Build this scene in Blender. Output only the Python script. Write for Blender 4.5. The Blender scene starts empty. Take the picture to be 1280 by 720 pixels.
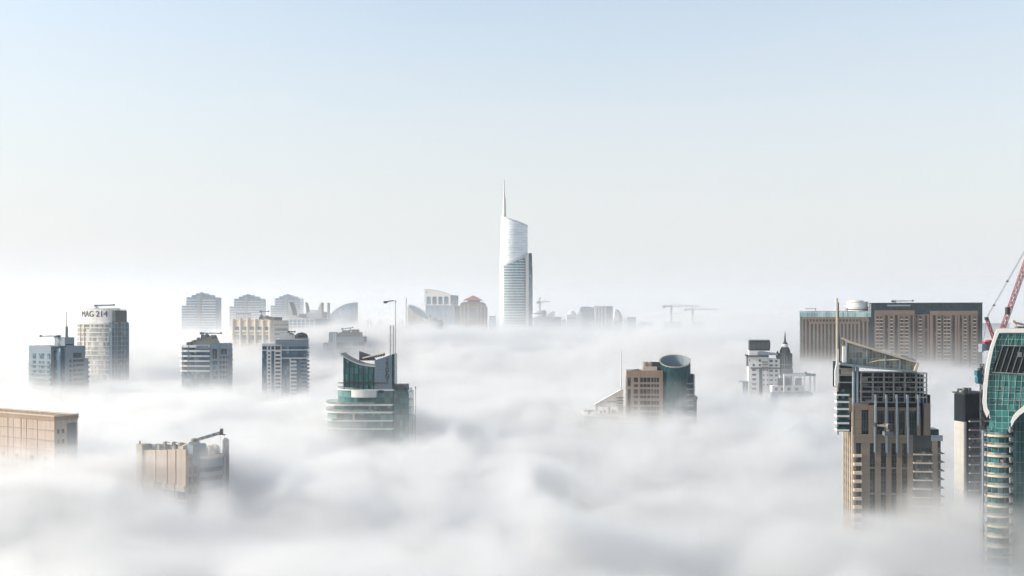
import bpy, math, random
import numpy as np
random.seed(7)
R = math.radians
CAMZ, F, HY = 150.0, 1372.0, 395.0        # camera height, focal length and horizon row of a 1280 px wide frame
scene = bpy.context.scene
col = scene.collection

# ------------------------------------------------------------------ camera
cd = bpy.data.cameras.new('camera')
cam = bpy.data.objects.new('camera', cd)
col.objects.link(cam)
cam.location = (0, 0, CAMZ)
cam.rotation_euler = (R(90), 0, 0)
cd.sensor_width = 36.0
cd.lens = 36.0 * F / 1280.0
cd.shift_y = 35.0 / 1280.0 * -1 * -1
cd.clip_start = 1.0
cd.clip_end = 60000.0
scene.camera = cam

# ------------------------------------------------------------------ render settings
cy = scene.cycles
cy.max_bounces = 8
cy.diffuse_bounces = 2
cy.glossy_bounces = 2
cy.transmission_bounces = 2
cy.transparent_max_bounces = 8
cy.volume_bounces = 3
cy.volume_step_rate = 2.0
cy.volume_max_steps = 256
cy.use_denoising = True
cy.use_adaptive_sampling = True
cy.adaptive_threshold = 0.04
cy.sample_clamp_indirect = 6.0
scene.view_settings.view_transform = 'Standard'
scene.view_settings.look = 'None'
scene.view_settings.gamma = 1.0
scene.view_settings.exposure = EXPOSURE = 0.6

# ------------------------------------------------------------------ sky and sun
SUN_ELEV, SUN_AZ = 26.0, -90.0            # azimuth measured clockwise from straight ahead (+Y)
VEIL, VEIL_TOP = (3.6, 3.6, 3.72, 1), 0.40
w = bpy.data.worlds.new('World')
scene.world = w
w.use_nodes = True
nt = w.node_tree
sky = nt.nodes.new('ShaderNodeTexSky')
sky.sky_type = 'NISHITA'
sky.sun_disc = False
sky.sun_elevation = R(SUN_ELEV)
sky.sun_rotation = R(SUN_AZ)
sky.altitude = 0
sky.air_density = 1.25
sky.dust_density = 2.0
sky.ozone_density = 1.2
bg = nt.nodes['Background']
bg.inputs['Strength'].default_value = 0.15
def wn(t, **kw):
    n = nt.nodes.new(t)
    for k_, v_ in kw.items(): setattr(n, k_, v_)
    return n
wtc = wn('ShaderNodeTexCoord')
wsp = wn('ShaderNodeSeparateXYZ'); nt.links.new(wtc.outputs['Generated'], wsp.inputs[0])
# thin high veil: whitest at the horizon, thinning upwards, slightly streaked
wst = wn('ShaderNodeVectorMath', operation='MULTIPLY'); nt.links.new(wtc.outputs['Generated'], wst.inputs[0]); wst.inputs[1].default_value = (1.0, 1.0, 5.0)
wno = wn('ShaderNodeTexNoise'); nt.links.new(wst.outputs[0], wno.inputs['Vector']); wno.inputs['Scale'].default_value = 2.6; wno.inputs['Detail'].default_value = 5; wno.inputs['Distortion'].default_value = 0.6
wsh = wn('ShaderNodeMath', operation='MULTIPLY_ADD'); nt.links.new(wno.outputs[0], wsh.inputs[0]); wsh.inputs[1].default_value = -0.12; nt.links.new(wsp.outputs[2], wsh.inputs[2])
wmr = wn('ShaderNodeMapRange', interpolation_type='SMOOTHSTEP', clamp=True); nt.links.new(wsh.outputs[0], wmr.inputs['Value'])
wmr.inputs['From Min'].default_value = -0.12; wmr.inputs['From Max'].default_value = VEIL_TOP
wmr.inputs['To Min'].default_value = 0.97; wmr.inputs['To Max'].default_value = 0.12
wmx = wn('ShaderNodeMix', data_type='RGBA'); nt.links.new(wmr.outputs[0], wmx.inputs[0])
nt.links.new(sky.outputs[0], wmx.inputs[6]); wmx.inputs[7].default_value = VEIL
nt.links.new(wmx.outputs[2], bg.inputs[0])
sd = bpy.data.lights.new('sun', 'SUN')
sd.energy = 4.4
sd.angle = R(0.6)
sd.color = (1.0, 0.905, 0.775)
sun = bpy.data.objects.new('sun', sd)
col.objects.link(sun)
sun.rotation_euler = (R(90 - SUN_ELEV), 0, R(180 - SUN_AZ))
sun.location = (-400, 0, 400)

# ------------------------------------------------------------------ tagging
def tag(o, label=None, cat=None, group=None, kind=None):
    if label: o['label'] = label
    if cat: o['category'] = cat
    if group: o['group'] = group
    if kind: o['kind'] = kind
    return o

# ------------------------------------------------------------------ fog
def smooth(a, b, x):
    t = np.clip((x - a) / (b - a), 0, 1)
    return t * t * (3 - 2 * t)

def vnoise(x, y, seed):
    """smooth value noise on a hashed lattice"""
    xi = np.floor(x); yi = np.floor(y)
    fx = x - xi; fy = y - yi
    fx = fx ** 3 * (fx * (fx * 6 - 15) + 10); fy = fy ** 3 * (fy * (fy * 6 - 15) + 10)
    def h(a, b):
        s = np.sin(a * 127.1 + b * 311.7 + seed * 74.7) * 43758.5453
        return s - np.floor(s)
    return (h(xi, yi) * (1 - fx) + h(xi + 1, yi) * fx) * (1 - fy) + (h(xi, yi + 1) * (1 - fx) + h(xi + 1, yi + 1) * fx) * fy

# measured fog tops: picture column, distance, height
FOGPTS = [
    (40, 470, 112), (230, 430, 106), (1115, 400, 95), (1165, 375, 78), (1250, 350, 96), (1210, 430, 91),
    (455, 650, 91), (830, 700, 88), (750, 720, 99), (975, 850, 98), (1150, 1000, 100), (1020, 1010, 134), (1020, 915, 136), (1000, 795, 111),
    (125, 1000, 96), (70, 850, 90), (255, 900, 99), (357, 900, 88), (325, 1150, 115), (325, 1080, 112), (430, 1000, 92), (432, 1110, 92), (428, 920, 94),
    (250, 1500, 135), (350, 1500, 136), (455, 1235, 168), (490, 1245, 162), (420, 1280, 146), (530, 1290, 143), (540, 1400, 136), (640, 1650, 128),
    (640, 1150, 124), (760, 1250, 125), (900, 1150, 152), (960, 1000, 126), (640, 850, 98), (720, 2100, 110), (690, 1900, 112),
    (850, 2000, 118), (200, 330, 90), (640, 330, 88), (1100, 300, 78), (640, 480, 90), (330, 600, 92),
    (900, 550, 88), (60, 650, 96), (1240, 700, 94), (600, 700, 92), (200, 800, 93), (1300, 1300, 125),
    (-40, 1300, 118), (60, 1700, 132), (1100, 1700, 138), (300, 2600, 138), (640, 2800, 139), (1000, 2600, 140),
]
fp = np.array([[(p[0] - 640) / F * p[1], p[1], p[2]] for p in FOGPTS])
def fog_top(x, y):
    num = np.zeros_like(x); den = np.zeros_like(x)
    for X, Y, Z in fp:
        s = 60 + 0.11 * Y
        wgt = 1.0 / ((x - X) ** 2 + (y - Y) ** 2 + s * s * 0.25) ** 2
        num += wgt * Z; den += wgt
    h = num / den
    a = 0
    for k, (L, amp) in enumerate(((210, 13), (97, 8), (46, 4.0))):
        n = vnoise(x / L + 0.3 * y / L + 5, y / (L * 1.1) + 3, k)
        a = a + amp * (n - 0.5)
    far = smooth(2600, 4500, y)
    return h * (1 - far) + 139 * far + a * (1 - 0.35 * smooth(900, 2400, y)) * (1 - 0.8 * far)

CORE = 30.0
def build_fog():
    xs_n = 190
    ys = np.concatenate([np.linspace(-600, 100, 8), np.arange(120, 1000, 10), np.arange(1000, 2700, 18), np.linspace(2700, 16000, 40)])
    us = np.linspace(-1, 1, xs_n)
    half = np.maximum(450, 0.62 * ys + 120)
    X = us[None, :] * half[:, None]; Y = np.repeat(ys[:, None], xs_n, 1)
    H = fog_top(X, Y)
    H = np.where(Y < 150, 75, H)
    depth = CORE * (1 - smooth(2350, 2700, Y)) + 0
    H = H - depth
    ny, nx = X.shape
    v = [(X[j, i], Y[j, i], H[j, i]) for j in range(ny) for i in range(nx)]
    f = [(j * nx + i, j * nx + i + 1, (j + 1) * nx + i + 1, (j + 1) * nx + i) for j in range(ny - 1) for i in range(nx - 1)]
    # closed down to just above the ground
    rim = [i for i in range(nx)] + [j * nx + nx - 1 for j in range(1, ny)] + [(ny - 1) * nx + i for i in range(nx - 2, -1, -1)] + [j * nx for j in range(ny - 2, 0, -1)]
    b0 = len(v)
    for r in rim: v.append((v[r][0], v[r][1], 0.6))
    n = len(rim)
    for k in range(n): f.append((rim[(k + 1) % n], rim[k], b0 + k, b0 + (k + 1) % n))
    f.append(tuple(b0 + k for k in range(n)))
    me = bpy.data.meshes.new('fog_bank')
    me.from_pydata(v, [], f)
    for p in me.polygons[:-n - 1]: p.use_smooth = True
    o = bpy.data.objects.new('fog_bank', me)
    col.objects.link(o)
    m = bpy.data.materials.new('dense_fog'); m.use_nodes = True
    b = m.node_tree.nodes['Principled BSDF']
    b.inputs['Base Color'].default_value = (0.42, 0.425, 0.43, 1)
    b.inputs['Roughness'].default_value = 1.0
    b.inputs['Specular IOR Level'].default_value = 0.0
    me.materials.append(m)
    tag(o, 'thick white sea of fog filling the city between the towers', 'fog', kind='stuff')
    return o

def volume_mat(name, density, color, aniso, attr='density'):
    m = bpy.data.materials.new(name); m.use_nodes = True
    n = m.node_tree; n.nodes.clear()
    out = n.nodes.new('ShaderNodeOutputMaterial')
    pv = n.nodes.new('ShaderNodeVolumePrincipled')
    pv.inputs['Color'].default_value = color
    pv.inputs['Density'].default_value = density
    pv.inputs['Anisotropy'].default_value = aniso
    pv.inputs['Density Attribute'].default_value = attr
    n.links.new(pv.outputs[0], out.inputs['Volume'])
    return m

def fog_volume(core, mn, mx, res, mat, label, seed, tail_h, tail_d, mist=0.0, fine=12.0, amp=80.0):
    ng = bpy.data.node_groups.new('fog_field', 'GeometryNodeTree')
    ng.interface.new_socket('Geometry', in_out='OUTPUT', socket_type='NodeSocketGeometry')
    N, L = ng.nodes, ng.links
    def node(t, **kw):
        n = N.new(t)
        for k, v in kw.items(): setattr(n, k, v)
        return n
    def math_(op, a, b=None, c=None):
        n = node('ShaderNodeMath', operation=op)
        for i, q in enumerate((a, b, c)):
            if q is None: continue
            if isinstance(q, (int, float)): n.inputs[i].default_value = q
            else: L.new(q, n.inputs[i])
        return n.outputs[0]
    out = node('NodeGroupOutput')
    vc = node('GeometryNodeVolumeCube')
    vc.inputs['Min'].default_value = mn; vc.inputs['Max'].default_value = mx
    for k, q in zip(('X', 'Y', 'Z'), res): vc.inputs['Resolution ' + k].default_value = q
    pos = node('GeometryNodeInputPosition')
    sep = node('ShaderNodeSeparateXYZ'); L.new(pos.outputs[0], sep.inputs[0])
    cmb = node('ShaderNodeCombineXYZ'); L.new(sep.outputs[0], cmb.inputs[0]); L.new(sep.outputs[1], cmb.inputs[1]); cmb.inputs[2].default_value = 900
    oi = node('GeometryNodeObjectInfo', transform_space='ORIGINAL'); oi.inputs['Object'].default_value = core
    rc = node('GeometryNodeRaycast')
    L.new(oi.outputs['Geometry'], rc.inputs['Target Geometry'])
    L.new(cmb.outputs[0], rc.inputs['Source Position'])
    rc.inputs['Ray Direction'].default_value = (0, 0, -1); rc.inputs['Ray Length'].default_value = 2000
    hs = node('ShaderNodeSeparateXYZ'); L.new(rc.outputs['Hit Position'], hs.inputs[0])
    depth = math_('SUBTRACT', math_('ADD', hs.outputs[2], CORE - 8.0), sep.outputs[2])
    # billows: stretched noise, warped by a slower one
    mp = node('ShaderNodeVectorMath', operation='MULTIPLY'); L.new(pos.outputs[0], mp.inputs[0]); mp.inputs[1].default_value = (1, 0.9, 1.5)
    def noise(scale, detail, rough, off):
        a = node('ShaderNodeVectorMath', operation='ADD'); L.new(mp.outputs[0], a.inputs[0]); a.inputs[1].default_value = (off, off * 1.7, off * .6)
        t = node('ShaderNodeTexNoise'); L.new(a.outputs[0], t.inputs['Vector'])
        t.inputs['Scale'].default_value = scale; t.inputs['Detail'].default_value = detail; t.inputs['Roughness'].default_value = rough
        t.inputs['Distortion'].default_value = 1.1
        return t.outputs[0]
    n1 = noise(1 / 55.0, 6, 0.58, 11 + seed)
    n2 = noise(1 / 170.0, 2, 0.5, 311 + seed)
    d = math_('ADD', depth, math_('MULTIPLY', math_('SUBTRACT', n1, 0.5), amp))
    d = math_('ADD', d, math_('MULTIPLY', math_('SUBTRACT', n2, 0.5), 34.0))
    n3 = noise(1 / 15.0, 4, 0.6, 57 + seed)
    d = math_('ADD', d, math_('MULTIPLY', math_('SUBTRACT', n3, 0.5), fine))
    mr = node('ShaderNodeMapRange', interpolation_type='SMOOTHSTEP', clamp=True)
    L.new(d, mr.inputs['Value'])
    mr.inputs['From Min'].default_value = -4; mr.inputs['From Max'].default_value = 15
    tail = node('ShaderNodeMapRange', interpolation_type='SMOOTHSTEP', clamp=True); L.new(d, tail.inputs['Value'])
    tail.inputs['From Min'].default_value = -tail_h; tail.inputs['From Max'].default_value = 4
    tail.inputs['To Max'].default_value = tail_d
    dens = math_('ADD', mr.outputs[0], tail.outputs[0])
    # no need to keep fog below the dense core
    under = node('ShaderNodeMapRange', clamp=True); L.new(depth, under.inputs['Value'])
    under.inputs['From Min'].default_value = CORE - 3; under.inputs['From Max'].default_value = CORE
    under.inputs['To Min'].default_value = 1; under.inputs['To Max'].default_value = 0
    dens = math_('MULTIPLY', dens, under.outputs[0])
    if mist:      # thin distant mist hanging over the far fog, fading upwards and towards the viewer
        a = node('ShaderNodeMapRange', interpolation_type='SMOOTHSTEP', clamp=True); L.new(sep.outputs[1], a.inputs['Value'])
        a.inputs['From Min'].default_value = mn[1]; a.inputs['From Max'].default_value = mn[1] + 330; a.inputs['To Max'].default_value = mist
        c = node('ShaderNodeMapRange', interpolation_type='SMOOTHSTEP', clamp=True); L.new(sep.outputs[2], c.inputs['Value'])
        c.inputs['From Min'].default_value = 120; c.inputs['From Max'].default_value = mx[2] - 2; c.inputs['To Min'].default_value = 1; c.inputs['To Max'].default_value = 0
        dens = math_('ADD', dens, math_('MULTIPLY', math_('MULTIPLY', a.outputs[0], c.outputs[0]), under.outputs[0]))
    L.new(dens, vc.inputs['Density'])
    sm = node('GeometryNodeSetMaterial'); L.new(vc.outputs[0], sm.inputs[0]); sm.inputs['Material'].default_value = mat
    L.new(sm.outputs[0], out.inputs[0])
    vd = bpy.data.volumes.new('fog')
    vd.materials.append(mat)
    vd.render.space = 'WORLD'
    vd.render.step_size = 0.0
    o = bpy.data.objects.new('fog', vd)
    col.objects.link(o)
    md = o.modifiers.new('fog_field', 'NODES'); md.node_group = ng
    tag(o, label, 'fog', kind='stuff')
    return o

# ------------------------------------------------------------------ materials
class NT:
    """small wrapper for wiring shader nodes"""
    def __init__(s, name):
        s.m = bpy.data.materials.new(name); s.m.use_nodes = True
        s.t = s.m.node_tree; s.b = s.t.nodes['Principled BSDF']
        tc = s.t.nodes.new('ShaderNodeTexCoord')
        s.co = tc.outputs['Object']
        sp = s.t.nodes.new('ShaderNodeSeparateXYZ'); s.t.links.new(s.co, sp.inputs[0])
        s.u = s.m_('ADD', sp.outputs[0], sp.outputs[1]); s.z = sp.outputs[2]
    def put(s, v, sock):
        if isinstance(v, (int, float)): sock.default_value = v
        elif isinstance(v, tuple): sock.default_value = v if len(v) == 4 or len(sock.default_value) == 3 else v + (1,)
        else: s.t.links.new(v, sock)
    def m_(s, op, a, b=None, c=None):
        n = s.t.nodes.new('ShaderNodeMath'); n.operation = op
        for i, q in enumerate((a, b, c)):
            if q is not None: s.put(q, n.inputs[i])
        return n.outputs[0]
    def mix(s, f, a, b, mode='MIX'):
        n = s.t.nodes.new('ShaderNodeMix'); n.data_type = 'RGBA'; n.blend_type = mode
        s.put(f, n.inputs[0]); s.put(a, n.inputs[6]); s.put(b, n.inputs[7])
        return n.outputs[2]
    def noise(s, scale, detail=3, stretch=(1, 1, 1)):
        v = s.t.nodes.new('ShaderNodeVectorMath'); v.operation = 'MULTIPLY'
        s.t.links.new(s.co, v.inputs[0]); v.inputs[1].default_value = stretch
        n = s.t.nodes.new('ShaderNodeTexNoise'); s.t.links.new(v.outputs[0], n.inputs['Vector'])
        n.inputs['Scale'].default_value = scale; n.inputs['Detail'].default_value = detail
        return n.outputs[0]
    def line(s, x, period, wid):
        return s.m_('LESS_THAN', s.m_('FRACT', s.m_('DIVIDE', x, period)), wid / period)

def wall_mat(name, c, rough=0.75, var=0.25, stain=0.35, joints=None, metal=0.0):
    n = NT(name)
    dark = tuple(q * (1 - var) for q in c); lite = tuple(min(0.9, q * (1 + var * 0.5)) for q in c)
    base = n.mix(n.noise(0.09, 4), dark, lite)
    streak = n.noise(0.55, 4, (1, 1, 0.06))
    mr = n.m_('MULTIPLY', n.m_('MAXIMUM', n.m_('SUBTRACT', streak, 0.47), 0.0), 4.0 * stain)
    base = n.mix(mr, base, tuple(q * 0.42 for q in c))
    fine = n.noise(2.2, 2)
    base = n.mix(0.25, base, n.mix(fine, tuple(q * 0.7 for q in c), lite))
    if joints:
        jx, jz, jw = joints
        ln = n.m_('MAXIMUM', n.line(n.u, jx, jw), n.line(n.z, jz, jw))
        base = n.mix(n.m_('MULTIPLY', ln, 0.55), base, tuple(q * 0.35 for q in c))
    n.put(base, n.b.inputs['Base Color'])
    n.b.inputs['Roughness'].default_value = rough
    n.b.inputs['Metallic'].default_value = metal
    n.b.inputs['Specular IOR Level'].default_value = 0.06 if max(c) < 0.07 else 0.2
    return n.m

def glass_mat(name, c1, c2, cell=(1.5, 3.3), rough=0.12, metal=0.25, mull=None, mw=0.12, lit=None):
    n = NT(name)
    c1 = tuple(q * 0.6 for q in c1); c2 = tuple(min(0.9, q * 1.3) for q in c2)
    cu = n.m_('FLOOR', n.m_('DIVIDE', n.u, cell[0])); cz = n.m_('FLOOR', n.m_('DIVIDE', n.z, cell[1]))
    cv = n.t.nodes.new('ShaderNodeCombineXYZ'); n.put(cu, cv.inputs[0]); n.put(cz, cv.inputs[1])
    wn = n.t.nodes.new('ShaderNodeTexWhiteNoise'); n.t.links.new(cv.outputs[0], wn.inputs['Vector'])
    f = n.m_('ADD', n.m_('MULTIPLY', wn.outputs[0], 0.65), n.m_('MULTIPLY', n.noise(0.07, 2), 0.35))
    base = n.mix(f, c1, c2)
    if lit:      # a few panes have pale blinds drawn behind the glass
        base = n.mix(n.m_('MULTIPLY', n.m_('GREATER_THAN', wn.outputs[0], 0.86), 0.8), base, lit)
    r = n.m_('ADD', rough, n.m_('MULTIPLY', wn.outputs[0], 0.1))
    if mull:
        ln = n.m_('MAXIMUM', n.line(n.u, cell[0], mw), n.line(n.z, cell[1], mw))
        base = n.mix(ln, base, mull); r = n.m_('MAXIMUM', r, n.m_('MULTIPLY', ln, 0.5))
    n.put(base, n.b.inputs['Base Color']); n.put(r, n.b.inputs['Roughness'])
    n.b.inputs['Metallic'].default_value = metal
    n.b.inputs['Specular IOR Level'].default_value = 0.18
    bump = n.t.nodes.new('ShaderNodeBump'); bump.inputs['Strength'].default_value = 0.06
    n.put(n.noise(0.35, 2), bump.inputs['Height']); n.t.links.new(bump.outputs[0], n.b.inputs['Normal'])
    return n.m

M = {}
M['beige'] = wall_mat('beige_stone', (0.30, 0.215, 0.16), joints=(3.2, 3.4, 0.14))
M['tan'] = wall_mat('tan_render', (0.34, 0.25, 0.19), joints=(4.0, 3.4, 0.12), stain=0.5)
M['pink'] = wall_mat('weathered_pink_render', (0.42, 0.335, 0.275), stain=0.55, joints=(2.9, 40, 0.22))
M['brown'] = wall_mat('brown_stone', (0.15, 0.105, 0.085), stain=0.2)
M['hotelstone'] = wall_mat('warm_brown_stone', (0.175, 0.127, 0.098), stain=0.15)
M['cream'] = wall_mat('cream_render', (0.50, 0.43, 0.34), stain=0.2)
M['white'] = wall_mat('white_panels', (0.58, 0.58, 0.57), stain=0.12, var=0.1, joints=(3.0, 3.0, 0.10))
M['plain'] = wall_mat('white_paint', (0.58, 0.58, 0.565), stain=0.15, var=0.12)
M['grey'] = wall_mat('grey_concrete', (0.12, 0.132, 0.14), stain=0.3)
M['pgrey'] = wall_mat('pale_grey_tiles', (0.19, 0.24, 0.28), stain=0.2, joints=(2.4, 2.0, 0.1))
M['concrete'] = wall_mat('raw_concrete', (0.30, 0.285, 0.25), stain=0.4)
M['warmgrey'] = wall_mat('warm_grey_stone', (0.19, 0.157, 0.125), stain=0.35, joints=(60, 3.3, 0.1))
M['dark'] = wall_mat('dark_recess', (0.012, 0.017, 0.022), stain=0.0)  # near-black colour paints in the shade of openings and gaps
M['darkgrey'] = wall_mat('dark_grey_cladding', (0.045, 0.052, 0.06), stain=0.2)
M['steel'] = wall_mat('painted_steel', (0.15, 0.16, 0.16), rough=0.45, stain=0.2, metal=0.3)
M['dsteel'] = wall_mat('dark_steel', (0.06, 0.065, 0.07), rough=0.5, stain=0.1, metal=0.3)
M['roof'] = wall_mat('roof_gravel', (0.36, 0.34, 0.31), stain=0.3)
M['tile'] = wall_mat('pale_flank_tiles', (0.36, 0.36, 0.345), stain=0.2, joints=(2.4, 3.6, 0.12))
M['red'] = wall_mat('red_painted_steel', (0.26, 0.035, 0.045), rough=0.5, stain=0.2)
M['redroof'] = wall_mat('dull_red_tiles', (0.28, 0.10, 0.09), stain=0.15)
M['blue'] = wall_mat('blue_hoarding', (0.02, 0.12, 0.17), stain=0.2)
M['letter'] = wall_mat('dark_lettering', (0.05, 0.06, 0.07), rough=0.4, stain=0)
M['teal'] = glass_mat('teal_glass', (0.010, 0.080, 0.088), (0.035, 0.15, 0.15), (1.6, 3.4), lit=(0.12, 0.24, 0.23), metal=0.1)
M['wedgeglass'] = glass_mat('lightened_teal_glass', (0.022, 0.12, 0.125), (0.055, 0.21, 0.205), (1.6, 3.4), lit=(0.12, 0.3, 0.28), metal=0.1)  # lighter copy of the teal glass, making up for the wedge's shade
M['faceglass'] = glass_mat('hazed_teal_face_glass', (0.10, 0.24, 0.29), (0.20, 0.35, 0.40), (2.0, 4.15))  # pale colour partly stands in for distance haze
M['tealgrid'] = glass_mat('gridded_teal_glass', (0.008, 0.075, 0.075), (0.035, 0.17, 0.16), (1.9, 1.9), mull=(0.30, 0.37, 0.33), mw=0.11)
M['darkteal'] = glass_mat('dark_teal_glass', (0.003, 0.036, 0.043), (0.009, 0.064, 0.073), (1.3, 3.0), mull=(0.012, 0.03, 0.03))
M['glass'] = glass_mat('dark_window_glass', (0.006, 0.012, 0.016), (0.025, 0.04, 0.05), (1.1, 3.2), lit=(0.12, 0.125, 0.12), metal=0.1)
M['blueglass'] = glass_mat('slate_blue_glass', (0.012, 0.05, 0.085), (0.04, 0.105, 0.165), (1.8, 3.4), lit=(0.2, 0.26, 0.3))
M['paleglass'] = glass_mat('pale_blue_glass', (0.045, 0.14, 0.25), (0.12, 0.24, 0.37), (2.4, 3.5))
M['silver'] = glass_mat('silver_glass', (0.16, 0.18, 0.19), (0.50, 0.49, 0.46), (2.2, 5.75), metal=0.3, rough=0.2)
M['paleteal'] = glass_mat('pale_teal_glass', (0.16, 0.30, 0.32), (0.34, 0.48, 0.48), (2.0, 9), mull=(0.5, 0.56, 0.56))
M['frameglass'] = glass_mat('slate_frame_glass', (0.006, 0.018, 0.026), (0.014, 0.038, 0.05), (1.4, 3.0), mull=(0.02, 0.03, 0.035))
M['shaftglass'] = glass_mat('mullioned_dark_glass', (0.006, 0.012, 0.016), (0.03, 0.045, 0.055), (1.0, 3.1), lit=(0.10, 0.10, 0.09), metal=0.1, mull=(0.07, 0.07, 0.065), mw=0.14)
M['blind'] = glass_mat('blinded_window_glass', (0.05, 0.055, 0.055), (0.13, 0.13, 0.12), (0.8, 2.0))
M['rail'] = glass_mat('balcony_rail_glass', (0.10, 0.15, 0.15), (0.24, 0.29, 0.28), (2.0, 9))

# ------------------------------------------------------------------ mesh building
class MB:
    def __init__(s): s.v = []; s.f = []
    def add(s, v, f):
        b = len(s.v); s.v += v; s.f += [tuple(i + b for i in q) for q in f]; return s
    def box(s, x0, x1, y0, y1, z0, z1):
        x0, x1 = sorted((x0, x1)); y0, y1 = sorted((y0, y1)); z0, z1 = sorted((z0, z1))
        return s.prism([(x0, y0), (x1, y0), (x1, y1), (x0, y1)], z0, z1)
    def prism(s, plan, z0, z1):
        """plan counter-clockwise; z1 a number or a function of (x, y); z0 likewise"""
        n = len(plan)
        g = lambda q, x, y: q(x, y) if callable(q) else q
        v = [(x, y, g(z0, x, y)) for x, y in plan] + [(x, y, g(z1, x, y)) for x, y in plan]
        f = [(i, (i + 1) % n, n + (i + 1) % n, n + i) for i in range(n)]
        return s.add(v, f + [tuple(range(n))[::-1], tuple(range(n, 2 * n))])
    def plate(s, prof, y0, y1):
        """an outline in x, z (counter-clockwise seen from the front) carried from y0 back to y1"""
        n = len(prof)
        v = [(x, y0, z) for x, z in prof] + [(x, y1, z) for x, z in prof]
        f = [(i, n + i, n + (i + 1) % n, (i + 1) % n) for i in range(n)]
        return s.add(v, f + [tuple(range(n)), tuple(range(n, 2 * n))[::-1]])
    def tube(s, p, q, r, r2=None, n=6):
        r2 = r if r2 is None else r2
        a = np.array(p, float); b = np.array(q, float); d = b - a; d /= (np.linalg.norm(d) + 1e-9)
        u = np.cross(d, (0, 0, 1) if abs(d[2]) < 0.9 else (1, 0, 0)); u /= np.linalg.norm(u); w_ = np.cross(d, u)
        v = []
        for c, rr in ((a, r), (b, r2)):
            for k in range(n):
                t = 2 * math.pi * k / n
                v.append(tuple(c + rr * (math.cos(t) * u + math.sin(t) * w_)))
        f = [(k, (k + 1) % n, n + (k + 1) % n, n + k) for k in range(n)]
        return s.add(v, f + [tuple(range(n))[::-1], tuple(range(n, 2 * n))])
    def bar(s, p, q, wd):
        return s.tube(p, q, wd * 0.7071, n=4)
    def lathe(s, prof, cx=0, cy=0, n=28):
        m = len(prof); v = []
        for r, z in prof:
            for k in range(n):
                t = 2 * math.pi * k / n
                v.append((cx + r * math.cos(t), cy + r * math.sin(t), z))
        f = [(i * n + k, i * n + (k + 1) % n, (i + 1) * n + (k + 1) % n, (i + 1) * n + k) for i in range(m - 1) for k in range(n)]
        return s.add(v, f + [tuple(range(n))[::-1], tuple(range((m - 1) * n, m * n))])
    def truss(s, p, q, wd, step=None, t=None):
        """a four-chord lattice from p to q"""
        a = np.array(p, float); b = np.array(q, float); L = np.linalg.norm(b - a); d = (b - a) / L
        u = np.cross(d, (0, 1, 0)); u /= np.linalg.norm(u); w_ = np.cross(d, u)
        t = t or wd * 0.11; step = step or wd
        cs = [a + (i * u + j * w_) * wd / 2 for i, j in ((-1, -1), (1, -1), (1, 1), (-1, 1))]
        for c in cs: s.bar(tuple(c), tuple(c + d * L), t)
        n = max(1, int(L / step))
        for k in range(n):
            for i in range(4):
                c, e = (cs[i], cs[(i + 1) % 4]) if k % 2 else (cs[(i + 1) % 4], cs[i])
                s.bar(tuple(c + d * L * k / n), tuple(e + d * L * (k + 1) / n), t * 0.7)
                s.bar(tuple(c + d * L * (k + 1) / n), tuple(e + d * L * (k + 1) / n), t * 0.7)
        return s
    def build(s, name, m, parent=None, smooth=False, label=None, kind=None):
        me = bpy.data.meshes.new(name)
        me.from_pydata(s.v, [], s.f); me.materials.append(m)
        if smooth:
            for p in me.polygons: p.use_smooth = True
            me.set_sharp_from_angle(angle=R(35))
        o = bpy.data.objects.new(name, me); col.objects.link(o)
        if parent: o.parent = parent
        if label: o['label'] = label
        if kind: o['kind'] = kind
        return o

def fb(mb, face, pos, a0, a1, z0, z1, d0, d1):
    """a box on a face: a along the face, d outwards from it"""
    if face == 'front': mb.box(a0, a1, pos - d1, pos - d0, z0, z1)
    elif face == 'left': mb.box(pos - d1, pos - d0, a0, a1, z0, z1)
    elif face == 'right': mb.box(pos + d0, pos + d1, a0, a1, z0, z1)
    return mb

def arc(cx, cy, rx, ry, a0, a1, n=20):
    return [(cx + rx * math.cos(R(a0 + (a1 - a0) * k / n)), cy + ry * math.sin(R(a0 + (a1 - a0) * k / n))) for k in range(n + 1)]

def copy_tree(o, parent=None):
    c = o.copy(); col.objects.link(c)
    if parent: c.parent = parent
    for ch in list(o.children): copy_tree(ch, c)
    return c

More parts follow.
